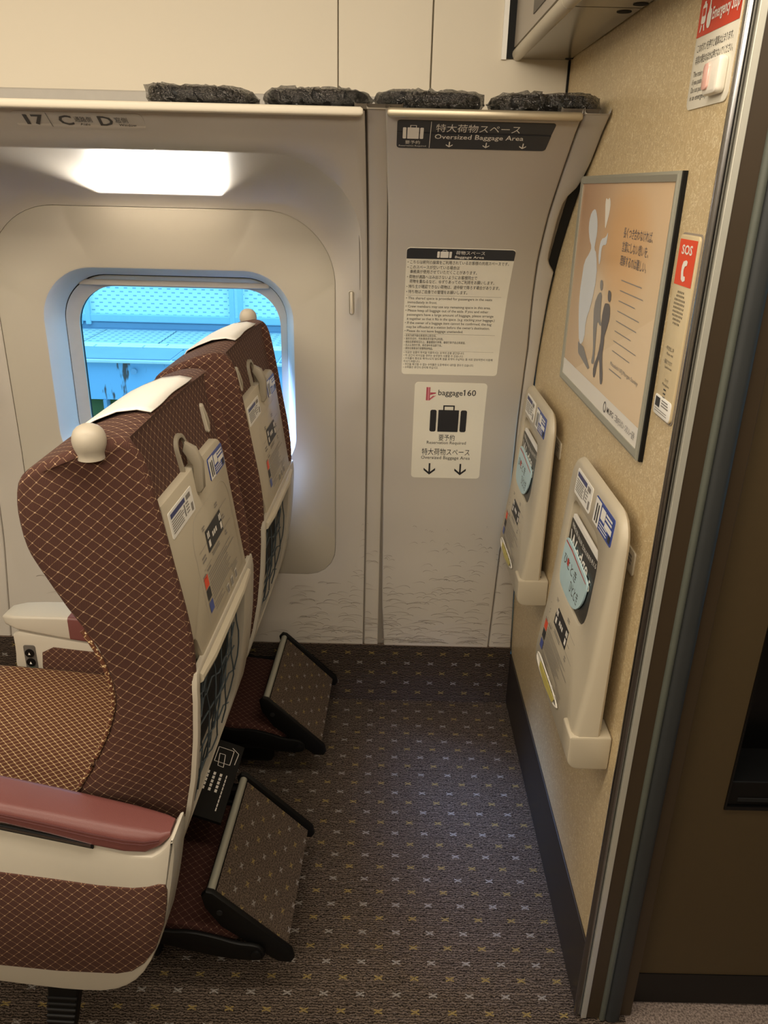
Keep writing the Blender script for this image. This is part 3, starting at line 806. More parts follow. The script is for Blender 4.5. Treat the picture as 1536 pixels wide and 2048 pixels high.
    pr = [(.0150, .0035), (.0168, .0045), (.0165, .008), (.0168, .012), (.0188, .017), (.0203, .022), (.0210, .028), (.0203, .034), (.0180, .040), (.0138, .0445), (.008, .0475), (.003, .0485), (.0005, .0486)]
    g = G(); g.lathe([(a*.98, b) for a, b in pr], (-.357, yb, 1.030), 28); g.build('grab_knob', 'knob_plastic', s, smooth=60)
    # cushion
    g = G(); cp = [(-.93, .25), (-.40, .25), (-.36, .30), (-.37, .385), (-.50, .405), (-.70, .42), (-.86, .425), (-.93, .40), (-.955, .33)]
    if not near: cp = [(a+.15 if a < -.6 else a, b-.035 if b > .3 else b) for a, b in cp]
    cp = smoothpoly(cp, 2)
    g.prism(cp, lambda a, b, t: (a, t, b), CY-.228, CY+.228, .012); g.build('seat_cushion', 'seat_cloth_gold', s, smooth=45)
    # calf pad under the backrest
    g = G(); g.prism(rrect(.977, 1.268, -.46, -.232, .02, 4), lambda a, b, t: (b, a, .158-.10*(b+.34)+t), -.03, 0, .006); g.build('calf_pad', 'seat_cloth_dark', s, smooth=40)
    # footrest
    fr0 = G().loft([[(x, y, z) for x, z in ((-.279, .233), (-.149, .103), (-.163, .090), (-.292, .220))] for y in (.985, 1.257)]).build('footrest', 'black_plastic', s, smooth=0, bevel=.002)
    g = G(); g.grid(8, 8, lambda u, v: (-.272+u*.121+.0018, .987+v*.268, .2265-u*.121+.0018))
    fc = g.build('footrest_carpet', 'carpet_foot', fr0, smooth=0, uvs=lambda q: (q[1]-.99, (q[0]+.26)*1.42))
    g = G(); g.tube([(-.279, .984, .231), (-.279, 1.258, .231)], .0075, 12); g.build('chrome_bar', 'aluminium', fr0)
    cap = [(-.284, .243), (-.272, .240), (-.14, .112), (-.136, .094), (-.142, .084), (-.165, .084), (-.215, .125), (-.262, .163), (-.288, .205), (-.293, .232)]
    for ya, yb_ in ((.971, .984), (1.258, 1.271)):
        g = G(); g.prism(cap, lambda a, b, t: (a, t, b), ya, yb_, .004); g.build('end_cap', 'black_plastic', fr0, smooth=40)
        g = G(); g.lathe([(.0055, 0), (.0055, .003)], (-.262, ya-.002 if ya < 1 else yb_-.001, .198), 12, 'y'); g.build('rivet', 'black_matte', fr0)
        lev = [(-.40, .165), (-.352, .155), (-.315, .158), (-.27, .148), (-.235, .135), (-.20, .133), (-.186, .122), (-.186, .105), (-.20, .096), (-.25, .098), (-.30, .108), (-.352, .122), (-.40, .135)]
        g = G(); g.prism(smoothpoly(lev, 1), lambda a, b, t: (a, t, b), ya-.010 if ya < 1 else yb_+.001, ya-.001 if ya < 1 else yb_+.01, .003); g.build('lever', 'black_plastic', s, smooth=40)
        g = G(); g.lathe([(.009, 0), (.009, .004), (.004, .005)] if ya > 1 else [(.004, -.001), (.009, 0), (.009, .004)], (-.2, (ya-.014) if ya < 1 else yb_+.01, .114), 14, 'y'); g.build('pivot', 'black_plastic', s)
    # dark underframe standing on the floor
    g = G(); g.box(-.82, -.44, .985, 1.30, .06, .26); u1 = g.build('underframe', 'black_matte', s, smooth=0, bevel=.02)
    g = G(); g.box(-.80, -.40, 1.03, 1.11, .0, .08); g.build('floor_foot', 'black_matte', s, smooth=0, bevel=.008)
    g = G(); g.box(-.44, -.27, 1.385 if near else 1.0, 1.415 if near else 1.03, .03, .085); g.build('support_leg', 'black_plastic', s, smooth=0, bevel=.012)
    if near:
        # black plate with white pictogram under the shell, to the right
        g = G(); g.loft([[(-.356, y, .262), (-.295, y, .240), (-.296, y, .234), (-.357, y, .256)] for y in (1.13, 1.345)]); ip = g.build('notice_plate', 'black_plastic', s, smooth=0)
        mp = lambda u, v, o: (-.354+v*.94, 1.335-u, .2614-v*.34+o)
        g = G()
        def stroke(pts, w=.0007):
            for a, b in zip(pts, pts[1:]):
                d = Vector((b[0]-a[0], b[1]-a[1])).normalized()*w; nx = (-d.y, d.x)
                flat(g, [(a[0]-nx[0], a[1]-nx[1]), (b[0]-nx[0], b[1]-nx[1]), (b[0]+nx[0], b[1]+nx[1]), (a[0]+nx[0], a[1]+nx[1])], mp, .0006)
        stroke([(.012, .012), (.055, .012), (.055, .045), (.012, .045), (.012, .012)]); stroke([(.03, .018), (.065, .022), (.066, .034), (.03, .030), (.03, .018)])
        stroke([(.004, .040), (.016, .056), (.05, .054)])
        for q in range(4):
            for m_ in range(5 if q < 3 else 9):
                rect(g, .085+.011*m_, .085+.011*m_+(.008 if q < 3 else .009), .006+.013*q, .006+.013*q+(.005 if q < 3 else .0022), mp, .0006)
        g.build('pictogram', 'print_white', ip, smooth=0)
    return s

def smooth_table():
    p = [(.952, .955), (1.205, .955)]
    for k in range(9):
        th = pi/2 - pi/2*k/8; p.append((1.250+.032*cos(th), .923+.032*sin(th)))
    p += [(1.283, .712), (1.278, .704), (.978, .704), (.974, .712), (.966, .742), (.960, .748), (.952, .750)]
    return p
def bars(g, u0, v0, w, n, dv, h, mp, off, rag=.3):
    rd = random.Random(int(u0*1000)+n)
    for k in range(n): rect(g, u0, u0+w*(1-rag*rd.random()), v0-k*dv-h, v0-k*dv, mp, off)
def table_print(tb, mp, off, u0=1.04, v1=.885):
    """the printed car plan and notices (panel 0.22 wide, 0.16 high; origin top left)"""
    g = G(); rect(g, u0+.056, u0+.150, v1-.066, v1-.030, mp, off); g.build('car_plan', 'print_black', tb, smooth=0)
    g = G()
    for q in (.064, .137): 
        for k in (0, .007): rect(g, u0+q+k-.002, u0+q+k+.003, v1-.045, v1-.035, mp, off+.0004)
        rect(g, u0+q-.001, u0+q+.009, v1-.060, v1-.049, mp, off+.0004)
    for q in (.088, .098, .108): rect(g, u0+q, u0+q+.007, v1-.052, v1-.044, mp, off+.0004)
    for q in range(3):
        a = u0+.104+.028*q; 
        flat(g, [(a, v1-.164), (a+.013, v1-.164), (a+.013, v1-.148), (a, v1-.148)], mp, off)
    g.build('car_plan_icons', 'print_white', tb, smooth=0)
    g = G(); w = .0007
    rect(g, u0+.012, u0+.056, v1-.048, v1-.048+w, mp, off); rect(g, u0+.150, u0+.198, v1-.030, v1-.030+w, mp, off); rect(g, u0+.150, u0+.198, v1-.066, v1-.066+w, mp, off); rect(g, u0+.018, u0+.060, v1-.078, v1-.078+w, mp, off)
    bars(g, u0+.045, v1-.020, .016, 2, .004, .002, mp, off); bars(g, u0+.128, v1-.014, .016, 2, .004, .002, mp, off)
    bars(g, u0+.018, v1-.058, .022, 2, .006, .003, mp, off); bars(g, u0+.155, v1-.044, .015, 2, .005, .0025, mp, off)
    bars(g, u0+.070, v1-.071, .05, 2, .004, .0018, mp, off); bars(g, u0+.155, v1-.072, .012, 2, .005, .0025, mp, off)
    bars(g, u0+.004, v1-.083, .02, 2, .004, .002, mp, off); bars(g, u0+.030, v1-.082, .022, 1, .004, .003, mp, off)
    bars(g, u0+.032, v1-.090, .165, 3, .0046, .0013, mp, off); bars(g, u0+.032, v1-.105, .13, 7, .0046, .0013, mp, off, .25)
    bars(g, u0+.032, v1-.141, .06, 3, .0046, .0013, mp, off); bars(g, u0+.15, v1-.136, .045, 3, .004, .001, mp, off)
    for q in range(3):
        a = u0+.104+.028*q
        rect(g, a+.0015, a+.0115, v1-.1625, v1-.1495, mp, off+.0003)
    g.build('small_print', 'print_grey', tb, smooth=0)
    g = G(); rect(g, u0+.006, u0+.026, v1-.104, v1-.086, mp, off); g.build('red_mark', 'sos_red', tb, smooth=0)
    g = G(); rect(g, u0+.006, u0+.026, v1-.123, v1-.106, mp, off); g.build('dark_mark', 'print_black', tb, smooth=0)
    g = G(); rect(g, u0+.006, u0+.026, v1-.144, v1-.127, mp, off); g.build('blue_mark', 'sticker_blue', tb, smooth=0)
def sticker_a(st, mp, off, u0, u1, v0, v1):
    w, h = u1-u0, v1-v0; g = G()
    rect(g, u0+.06*w, u0+.66*w, v1-.28*h, v1-.10*h, mp, off); g.build('heading', 'sticker_navy', st, smooth=0)
    g = G(); bars(g, u0+.06*w, v1-.36*h, w*.5, 6, h*.09, h*.04, mp, off, .2)
    rect(g, u0+.58*w, u0+.62*w, v1-.8*h, v1-.34*h, mp, off); bars(g, u0+.66*w, v1-.36*h, w*.14, 4, h*.12, h*.05, mp, off, .2); rect(g, u0+.72*w, u0+.9*w, v1-.30*h, v1-.12*h, mp, off); rect(g, u0+.86*w, u0+.94*w, v0+.1*h, v0+.42*h, mp, off)
    g.build('small_print', 'print_grey', st, smooth=0)
def sticker_b(st, mp, off, u0, u1, v0, v1):
    w, h = u1-u0, v1-v0
    g = G(); rect(g, u0+.02*w, u0+.32*w, v0+.02*h, v1-.04*h, mp, off); rect(g, u0+.36*w, u0+.58*w, v0+.45*h, v1-.12*h, mp, off); rect(g, u0+.60*w, u0+.95*w, v0+.36*h, v0+.56*h, mp, off); bars(g, u0+.6*w, v1-.14*h, w*.34, 2, h*.14, h*.08, mp, off, .1); bars(g, u0+.36*w, v0+.34*h, w*.42, 3, h*.1, h*.04, mp, off, .1)
    g.build('white_fields', 'sticker_white', st, smooth=0)
    g = G(); rect(g, u0+.10*w, u0+.15*w, v0+.12*h, v1-.2*h, mp, off+.0004); rect(g, u0+.20*w, u0+.25*w, v0+.12*h, v1-.2*h, mp, off+.0004); rect(g, u0+.84*w, u0+.95*w, v0+.08*h, v0+.32*h, mp, off)
    g.build('card_strips', 'print_black', st, smooth=0)

seat1 = make_seat('train_seat', (-.29, .955, 0), 'brown diamond cloth train seat nearest the camera, on the aisle side with two armrests', True)
e2 = Vector((sin(radians(2)), cos(radians(2)), 0))*DS
seat2 = make_seat('train_seat', (-.29+e2.x-.004, .955+e2.y, 0), 'brown diamond cloth train seat beside the window, farther from the camera', False)

# aisle armrest (part of the near seat)
def armY(a, b, t): return (a, t, b)
k = .81/.93
def Q(x, z): return (x*k, 1.35-(1.35-z)*k)
# outline in the plane of the armrest's outer face
arm_out = [(-.86, .585), (-.70, .555), (-.51, .523), (-.386, .501), (-.309, .483), (-.285, .500), (-.270, .526), (-.2675, .505), (-.276, .449), (-.285, .401), (-.301, .331), (-.329, .263), (-.355, .229), (-.391, .209), (-.448, .207), (-.508, .212), (-.60, .222), (-.86, .25)]
arm = G(); arm.prism(smoothpoly(arm_out, 1), armY, .812, .868, .005); armo = arm.build('aisle_armrest', 'arm_plastic', seat1, smooth=40)
inset_p = [(-.855, .475), (-.60, .452), (-.522, .446), (-.447, .438), (-.384, .430), (-.335, .428), (-.312, .432), (-.297, .438), (-.287, .438), (-.285, .428), (-.288, .40), (-.295, .361), (-.312, .31), (-.332, .278), (-.352, .260), (-.375, .253), (-.465, .252), (-.554, .258), (-.70, .27), (-.855, .285)]
g = G(); g.prism(inset_p, armY, .814, .8095, .002); g.build('cloth_panel', 'seat_cloth', armo, smooth=40)
# leather pad
g = G(); rings = []
pad = [(-.88, .600, .640, 1.0), (-.70, .572, .606, 1.0), (-.58, .550, .580, 1.0), (-.50, .535, .564, 1.0), (-.44, .520, .552, 1.0), (-.385, .504, .540, 1.0), (-.34, .494, .530, .97), (-.312, .491, .524, .88), (-.292, .499, .519, .72), (-.279, .510, .518, .45)]
for x, z0, z1, wq in pad:
    hw = .032*wq; yc = .842
    sec = rrect(yc-hw, yc+hw, z0, z1, (min(.006, (z1-z0)*.3), min(.022, (z1-z0)*.45), min(.022, (z1-z0)*.45), min(.006, (z1-z0)*.3)), 5)
    rings.append([(x, a, b) for a, b in sec])
g.loft(rings); padobj = g.build('leather_pad', 'leather', armo, smooth=50)
g = G()
for dz in (.50, .66):
    g.tube([(x, .842-.032*wq-.0002, z0+dz*(z1-z0)) for x, z0, z1, wq in pad[:-1]], .0009, 5)
g.build('seam', 'stitch', padobj)
G().loft([[(x, .8085, z+.001), (x, .8125, z+.001), (x, .8125, z+.005), (x, .8085, z+.005)] for x, z in ((-.88, .597), (-.58, .542), (-.51, .529), (-.384, .502))]).build('metal_strip', 'steel_round', armo, smooth=0)
G().loft([[(x, .8105, z), (x, .813, z), (x, .813, z+.009), (x, .8105, z+.009)] for x, z in ((-.88, .594), (-.58, .539), (-.51, .526), (-.382, .499))]).build('strip_groove', 'black_gap', armo, smooth=0)
# pedal under the armrest
g = G(); g.loft([[(-.472+a*(.026-.004*tq)-.012*tq, .842+b*.012-.018*tq, .205-.10*tq) for a, b in ((-1, -1), (1, -1), (1, 1), (-1, 1))] for tq in (0, .5, .9, 1)]); pd = g.build('pedal', 'black_plastic', seat1, smooth=30, bevel=.004)
g = G()
for q in range(6):
    tq = .30+.11*q; g.box(-.497-.012*tq+.004*tq, -.447-.012*tq-.004*tq, .8275-.018*tq, .831-.018*tq, .205-.10*tq-.004, .205-.10*tq)
g.build('pedal_ribs', 'black_matte', pd, smooth=0, bevel=.001, kind='stuff')

# middle armrest (authoring coordinates, x corrected for the seat's turn)
dx = -.014
def mY(a, b, t): return (a+dx, t, b)
mo = [(-.752, .497), (-.752, .45), (-.757, .41), (-.748, .372), (-.70, .365), (-.56, .355), (-.42, .35), (-.42, .46), (-.55, .468), (-.62, .478), (-.70, .49)]
g = G(); g.prism(smoothpoly(mo, 1), mY, 1.360, 1.415, .006); mid = g.build('middle_armrest', 'arm_plastic', seat1, smooth=40)
g = G(); rings = []
for x, z0, z1, wq in ((-.775, .512, .520, .4), (-.765, .506, .528, .7), (-.74, .500, .531, .95), (-.70, .494, .533, 1), (-.655, .486, .534, 1), (-.63, .482, .534, 1), (-.57, .474, .532, 1), (-.44, .465, .53, 1)):
    hw = .034*wq; yc = 1.390
    rings.append([(x+dx, a, b) for a, b in rrect(yc-hw, yc+hw, z0, z1, min(.006, (z1-z0)*.4), 4)])
g.loft(rings[:6]); g.build('armrest_top', 'arm_plastic', mid, smooth=40)
g = G(); g.loft([[(p[0]+(.0 if i else -.0), p[1], p[2]) for p in r_] for i, r_ in enumerate(rings[5:])]); g.build('leather_pad', 'leather', mid, smooth=40)
g = G(); g.prism(smoothpoly([(-.692, .464), (-.60, .455), (-.44, .445), (-.44, .36), (-.60, .372), (-.688, .378), (-.700, .40)], 1), mY, 1.362, 1.357, .002); g.build('cloth_panel', 'seat_cloth', mid, smooth=40)
g = G(); g.prism(rrect(-.733, -.708, .390, .464, .005, 4), mY, 1.361, 1.3585, .001); cp = g.build('control_panel', 'rack_dark', mid, smooth=40)
for z in (.446, .424): G().lathe([(.0095, 0), (.0095, .003)], (-.7205+dx, 1.3562, z), 18, 'y').build('recline_button', 'black_plastic', cp)
g = G()
for z in (.446, .424): flat(g, [(-.723+dx, z-.003), (-.718+dx, z-.003), (-.7205+dx, z+.003)], lambda a, b, o: (a, 1.356-o, b), .0004)
rect(g, -.7255, -.7155, .392, .396, mY, 1.358); g.build('button_marks', 'print_white', cp, smooth=0)
G().lathe([(.005, 0), (.005, .002)], (-.7205+dx, 1.357, .405), 14, 'y').build('indicator_light', 'led_green', cp)
G().box(-.722+dx, -.702+dx, 1.3595, 1.363, .370, .374).build('card_slot', 'black_gap', mid, smooth=0, bevel=.001)

# ================================================================= FOLD TABLES ON THE PARTITION
def xf(z): return interp(z, [.50, .545, .58, .66, .78, .93], [.303, .305, .309, .318, .326, .336])     # front face
def make_wall_table(name, dy, label):
    t = thing(name, label, 'table', (XW, 1.15+dy, .50), 0, 'fold-down tables on the partition')
    ORG[t.name] = Vector((XW, 1.15, .50))
    def mT(u, v, o): return (xf(v)-o, 1.31-u, v)      # u from the far edge (viewer's left) 0..0.315
    poly = rrect(0, .315, .503, .934, (.012, .045, .045, .02), 8)
    rec = rrect(.045, .246, .700, .865, (.05, .055, .02, .02), 8)
    def rs(poly, n=96, c=(.15, .78)):
        out = []
        for k_ in range(n):
            th = 2*pi*k_/n; dx_, dz = cos(th), sin(th); best = None
            for i in range(len(poly)):
                a, b = poly[i], poly[(i+1) % len(poly)]
                ex, ez = b[0]-a[0], b[1]-a[1]; det = dx_*(-ez)+dz*ex
                if abs(det) < 1e-12: continue
                ax, az = a[0]-c[0], a[1]-c[1]; tt = (ax*(-ez)+az*ex)/det; ss = (dx_*az-dz*ax)/det
                if tt > 0 and -1e-6 <= ss <= 1.000001 and (best is None or tt > best): best = tt
            out.append((c[0]+best*dx_, c[1]+best*dz))
        return out
    R0 = rs(poly); R1 = rs(inset(poly, .004)); R2 = rs(inset(poly, .012)); K0 = rs(rec); K1 = rs(inset(rec, .003))
    xbk = .350
    g = G()
    g.loft([[(xbk, 1.31-u, v) for u, v in R1], [(xbk-.004, 1.31-u, v) for u, v in R0], [mT(u, v, -.010) for u, v in R0], [mT(u, v, -.003) for u, v in R1], [mT(u, v, 0) for u, v in R2],
            [mT(u, v, 0) for u, v in K0], [mT(u, v, -.002) for u, v in K1], [mT(u, v, -.016) for u, v in K1]], True, True)
    body = g.build('table_leaf', 'table_plastic', t, smooth=40)
    # bracket box under the near end, and wall rail
    g = G(); bx = [(1.020, XW-.001), (.995, XW-.001), (.995, .308), (1.000, .302), (1.020, .300)]
    g = G(); g.prism(rrect(.502, .564, .302, XW-.001, (.004, .004, .004, .02), 5), lambda a, b, tt: (b, tt, a), .993, 1.045, .003); br = g.build('bracket', 'table_plastic', t, smooth=40)
    g = G()
    for x in (.330, .352): g.lathe([(.003, .564), (.003, .5652)], (x, 1.012, 0), 10)
    g.build('screw', 'steel_round', br)
    G().box(.322, XW-.001, 1.045, 1.30, .502, .53).build('hinge_rail', 'table_plastic', t, smooth=0, bevel=.004)
    # lower pocket slot showing a yellow leaflet
    g = G(); sl = smoothpoly([(.030, .546), (.10, .549), (.222, .550), (.205, .533), (.12, .521), (.035, .522)], 2)
    g.loft([[mT(u, v, .0006) for u, v in sl], [mT(u, v, .0022) for u, v in inset(sl, .002)], [mT(u, v, .0006) for u, v in inset(sl, .004)]], False, True); g.build('lower_slot', 'button_white', t, smooth=40)
    # print: fits the recess-lower area
    table_print(body, lambda u, v, o: mT(u-1.04+.028, v-.885+.700, o), .0008)
    g = patch(G(), rows(.048, .152, .873, .917, .004, 3), mT, .0008); st = g.build('notice_sticker', 'sticker_white', t, smooth=0); sticker_a(st, mT, .0013, .048, .152, .873, .917)
    g = patch(G(), rows(.176, .282, .874, .917, .004, 3), mT, .0008); st = g.build('payment_sticker', 'sticker_blue', t, smooth=0); sticker_b(st, mT, .0013, .176, .282, .874, .917)
    return t, mT
def dup(o, parent=None):
    c = o.copy(); COL.objects.link(c); c.parent = parent; ORG[c.name] = ORG.get(o.name, Vector((0, 0, 0)))
    for ch in list(o.children): dup(ch, c)
    return c
DT = .527
wt, mT = make_wall_table('wall_table', 0, 'cream folded wall table nearest the camera, closest to the dark door post')
wt2 = dup(wt); wt2.location.y += DT; wt2['label'] = 'cream folded wall table farther from the camera, next to the baggage panel corner'
# magazines in the pockets
def magazine(label):
    t = thing('magazine', label, 'magazine', (.33, 1.15, .72), 0, 'black magazines in the table pockets'); 
    g = G(); P = rrect(.052, .238, .705, .830, .002, 2)
    def mm(u, v, o): return (xf(v)+.0105-o, 1.31-u+.0, v-.03*(u-.15)*0 + .004*sin(u*30)*(v > .8))
    g.loft([[mm(u, v, o) for u, v in P] for o in (0, .0045)]); b = g.build('pages', 'paper', t, smooth=0)
    P2 = rrect(.050, .240, .703, .822, .002, 2)
    g = G(); g.loft([[mm(u, v, o) for u, v in P2] for o in (.0048, .0056)]); g.build('cover', 'mag_black', t, smooth=0)
    g = G(); text(g, 'Wedge', .060, .774, .032, mm, .0062, width=.132, bold=.01)
    text(g, '5', .205, .765, .020, mm, .0062, bold=.01)
    text(g, '特集企画 2023年 日本の未来を考える', .062, .811, .007, mm, .0062, width=.165)
    g.build('lettering', 'print_white', t, smooth=0); return t
m1 = magazine('black covered magazine in the pocket of the nearer wall table')
m2 = dup(m1); m2.location.y += DT; m2['label'] = 'black covered magazine in the pocket of the farther wall table'
def brochure(label):
    t = thing('brochure', label, 'brochure', (.33, 1.15, .72), 0, 'pale blue brochures in the table pockets')
    P = smoothpoly([(.047, .712), (.047, .778), (.056, .792), (.10, .792), (.16, .786), (.208, .782), (.214, .772), (.205, .735), (.165, .703), (.08, .703)], 2)
    def mm(u, v, o): return (xf(v)+.0035-o, 1.31-u, v)
    g = G(); g.loft([[mm(u, v, o) for u, v in P] for o in (0, .0025)]); g.build('cover', 'brochure_blue', t, smooth=0)
    g = G(); text(g, 'ひととき', .062, .748, .016, mm, .0029, width=.09); text(g, 'ひととき', .125, .722, .018, mm, .0029, width=.055); g.build('lettering', 'print_dark', t, smooth=0)
    g = G(); flat(g, [(.056, .786), (.10, .786), (.16, .780), (.206, .776), (.206, .7745), (.16, .7775), (.10, .783), (.056, .783)], mm, .0029); rect(g, .085, .097, .752, .764, mm, .0031); g.build('red_band', 'mag_red', t, smooth=0)
    return t
b1 = brochure('pale blue brochure in front of the magazine, nearer wall table')
b2 = dup(b1); b2.location.y += DT; b2['label'] = 'pale blue brochure in front of the magazine, farther wall table'
def leaflet(label):
    g = G(); P = [(.07, .529), (.07, .543), (.13, .545), (.195, .546), (.185, .534), (.12, .526)]
    g.loft([[(xf(v)-o, 1.31-u, v) for u, v in P] for o in (.0026, .0034)])
    o = g.build('leaflet', 'brochure_yellow', loc=(.305, 1.18, .53), smooth=0); o['label'] = label; o['category'] = 'leaflet'; o['group'] = 'yellow leaflets in the lower table slots'; return o
l1 = leaflet('yellow leaflet edge in the lower slot of the nearer wall table')
l2 = dup(l1); l2.location.y += DT; l2['label'] = 'yellow leaflet edge in the lower slot of the farther wall table'
# number plates on the wall beside the tables
def tag_plate(y0, label):
    t = thing('wall_plate', label, 'plate', (XW, y0+.03, .85), 0, 'small plates beside the wall tables')
    g = G(); g.prism(rrect(1.5-(y0+.075), 1.5-y0, .833, .870, .005, 4), mRear, .0, .003, .0008); g.build('plate', 'table_plastic', t, smooth=40)
    g = G(); bars(g, 1.5-y0-.036, .862, .028, 3, .006, .003, mRear, .0034, .3); g.build('small_print', 'print_grey', t, smooth=0)
tag_plate(1.019, 'small cream plate on the wall behind the nearer table'); tag_plate(1.019+DT, 'small cream plate on the wall behind the farther table')

# ================================================================= POSTER
po = thing('framed_poster', 'orange beige advertising poster in a grey metal frame on the partition', 'poster', (XW, 1.33, 1.0))
U0, U1, V0, V1 = 1.5-1.600, 1.5-1.061, .998, 1.378
g = G()
outer = [(U0, V0), (U1, V0), (U1, V1), (U0, V1)]; inner = inset(outer, .0125); mid_ = inset(outer, .004)
g.loft([[mRear(a, b, .0005) for a, b in outer], [mRear(a, b, .0085) for a, b in outer], [mRear(a, b, .010) for a, b in mid_], [mRear(a, b, .008) for a, b in inner], [mRear(a, b, .005) for a, b in inner]], False, False)
g.build('frame', 'aluminium', po, smooth=20)
G().box(XW-.006, XW-.0005, 1.5-U1-.006, 1.5-U1-.001, V0, V1).build('frame_back', 'black_plastic', po, smooth=0)
g = G(); flat(g, inner, mRear, .006); Wp, Hp = inner[1][0]-inner[0][0], inner[2][1]-inner[1][1]
pa = g.build('sheet', 'poster_paper', po, smooth=0, uvs=lambda q: ((1.5-q[1]-inner[0][0])/Wp, (q[2]-inner[0][1])/Hp))
def mP(a, b, o): return mRear(inner[0][0]+a*Wp, inner[0][1]+b*Hp, .006+o)
g = G(); rect(g, 0, 1, 0, .085, mP, .0004); g.build('white_band', 'poster_band', pa, smooth=0)
g = G()      # large pale figure: head and body, raised hand
flat(g, smoothpoly([(.219, .886), (.17, .867), (.152, .825), (.157, .783), (.187, .736), (.228, .705), (.211, .675), (.147, .625), (.14, .55), (.132, .474), (.147, .371), (.214, .201), (.28, .257), (.267, .351), (.316, .434), (.348, .581), (.303, .685), (.269, .699), (.273, .73), (.282, .771), (.273, .818), (.251, .857)], 1), mP, .0004)
flat(g, smoothpoly([(.42, .792), (.422, .763), (.415, .73), (.375, .729), (.363, .705), (.368, .665), (.361, .63), (.338, .662), (.331, .708), (.345, .753), (.401, .764)], 1), mP, .0004)
g.build('pale_figure', 'sil_blue', pa, smooth=0)
g = G(); flat(g, smoothpoly([(.368, .927), (.346, .938), (.342, .913), (.355, .869), (.378, .790), (.395, .838), (.409, .877), (.408, .915), (.390, .94)], 1), mP, .0004); g.build('heart', 'sil_white', pa, smooth=0)
g = G()
flat(g, smoothpoly([(.413, .577), (.437, .567), (.44, .527), (.412, .526), (.398, .561)], 1), mP, .0005)
flat(g, smoothpoly([(.400, .514), (.440, .519), (.446, .458), (.452, .405), (.483, .378), (.466, .367), (.424, .386), (.428, .33), (.44, .233), (.450, .18), (.405, .172), (.42, .227), (.39, .314), (.378, .348), (.355, .449)], 1), mP, .0005)
flat(g, [(.191, .226), (.282, .219), (.394, .146), (.376, .133), (.213, .17)], mP, .0005)
g.build('walking_figure', 'sil_grey', pa, smooth=0)
g = G()
flat(g, smoothpoly([(.515, .546), (.55, .539), (.554, .494), (.521, .495), (.510, .526)], 1), mP, .0006)
flat(g, smoothpoly([(.508, .484), (.552, .486), (.568, .429), (.548, .372), (.530, .334), (.538, .315), (.534, .245), (.577, .153), (.572, .118), (.548, .120), (.506, .232), (.487, .190), (.480, .124), (.455, .120), (.443, .168), (.485, .24), (.496, .32), (.472, .405), (.485, .476)], 1), mP, .0006)
g.build('walking_figure', 'sil_dark', pa, smooth=0)
g = G()
for k_, s_ in enumerate(('長くつき合わなければ、', '言葉にしない想いを、', '理解するのは難しい。')):
    text(g, s_, .60, .783-.057*k_, .034, mP, .0006, width=(.28, .26, .26)[k_])
text(g, 'MUFG', .672, .026, .026, mP, .0008, width=.075, bold=.008); text(g, '三菱UFJモルガン・スタンレー証券', .765, .026, .026, mP, .0008, width=.205)
g.build('lettering', 'sil_dark', pa, smooth=0)
g = G()
for k_ in range(8): rect(g, .64, .64+.24*(.85+.15*sin(k_*2.3)), .605-.0437*k_, .605-.0437*k_+.004, mP, .0006)
text(g, 'Mitsubishi UFJ Morgan Stanley', .64, .236, .018, mP, .0006, width=.29); rect(g, .633, .77, .213, .218, mP, .0006); g.build('small_print', 'sil_grey', pa, smooth=0)
g = G(); 
for q in range(20):
    a0, a1 = 2*pi*q/20, 2*pi*(q+1)/20
    flat(g, [(.643+.016*cos(a0), .04+.026*sin(a0)), (.643+.016*cos(a1), .04+.026*sin(a1)), (.643+.011*cos(a1), .04+.018*sin(a1)), (.643+.011*cos(a0), .04+.018*sin(a0))], mP, .0008)
g.build('logo', 'sil_dark', pa, smooth=0)

# ================================================================= SOS PANEL
so = thing('sos_panel', 'narrow cream SOS intercom panel with red call label on the partition', 'intercom', (XW, 1.0, 1.07))
a0, a1 = 1.5-1.037, 1.5-.970
g = G(); g.prism(rrect(a0, a1, 1.077, 1.305, .007, 5), mRear, 0, .004, .001); pl_ = g.build('plate', 'sos_plate', so, smooth=40)
g = G(); g.prism(rrect(a0-.0025, a1+.0025, 1.0745, 1.3075, .009, 5), mRear, 0, .0012); g.build('rim', 'print_faint', so, smooth=40)
g = G(); rect(g, a0+.004, a1-.004, 1.246, 1.300, mRear, .0044); g.build('red_label', 'sos_red', pl_, smooth=0)
g = G(); text(g, 'SOS', (a0+a1)/2, 1.283, .011, mRear, .0049, width=.036, align='C', bold=.025)
ph = [(-.006, 1.2745), (.003, 1.2765), (.008, 1.275), (.0075, 1.2705), (.001, 1.269), (-.0015, 1.265), (-.001, 1.261), (.001, 1.2575), (.0065, 1.2575), (.008, 1.253), (.001, 1.2505), (-.006, 1.253), (-.009, 1.262), (-.009, 1.269)]
flat(g, [((a0+a1)/2+p*1.0, q) for p, q in ph], mRear, .0049)
g.build('sos_mark', 'print_white', pl_, smooth=0)
g = G()
for j in range(9):
    n = [5, 6, 8, 8, 8, 8, 8, 6, 5][j]
    for i in range(n):
        uu_ = (a0+a1)/2+(i-(n-1)/2)*.0048; v = 1.238-j*.0048
        rect(g, uu_-.0010, uu_+.0010, v-.0013, v+.0013, mRear, .0044)
g.build('speaker_holes', 'print_dark', pl_, smooth=0)
g = G(); text(g, '・呼び出し中', a0+.012, 1.1645, .0045, mRear, .0044, width=.03); text(g, 'Please wait', a0+.019, 1.1585, .0036, mRear, .0044, width=.024)
text(g, '・通話できます', a0+.012, 1.1475, .0045, mRear, .0044, width=.032); text(g, 'Speak to crew', a0+.019, 1.1415, .0036, mRear, .0044, width=.026)
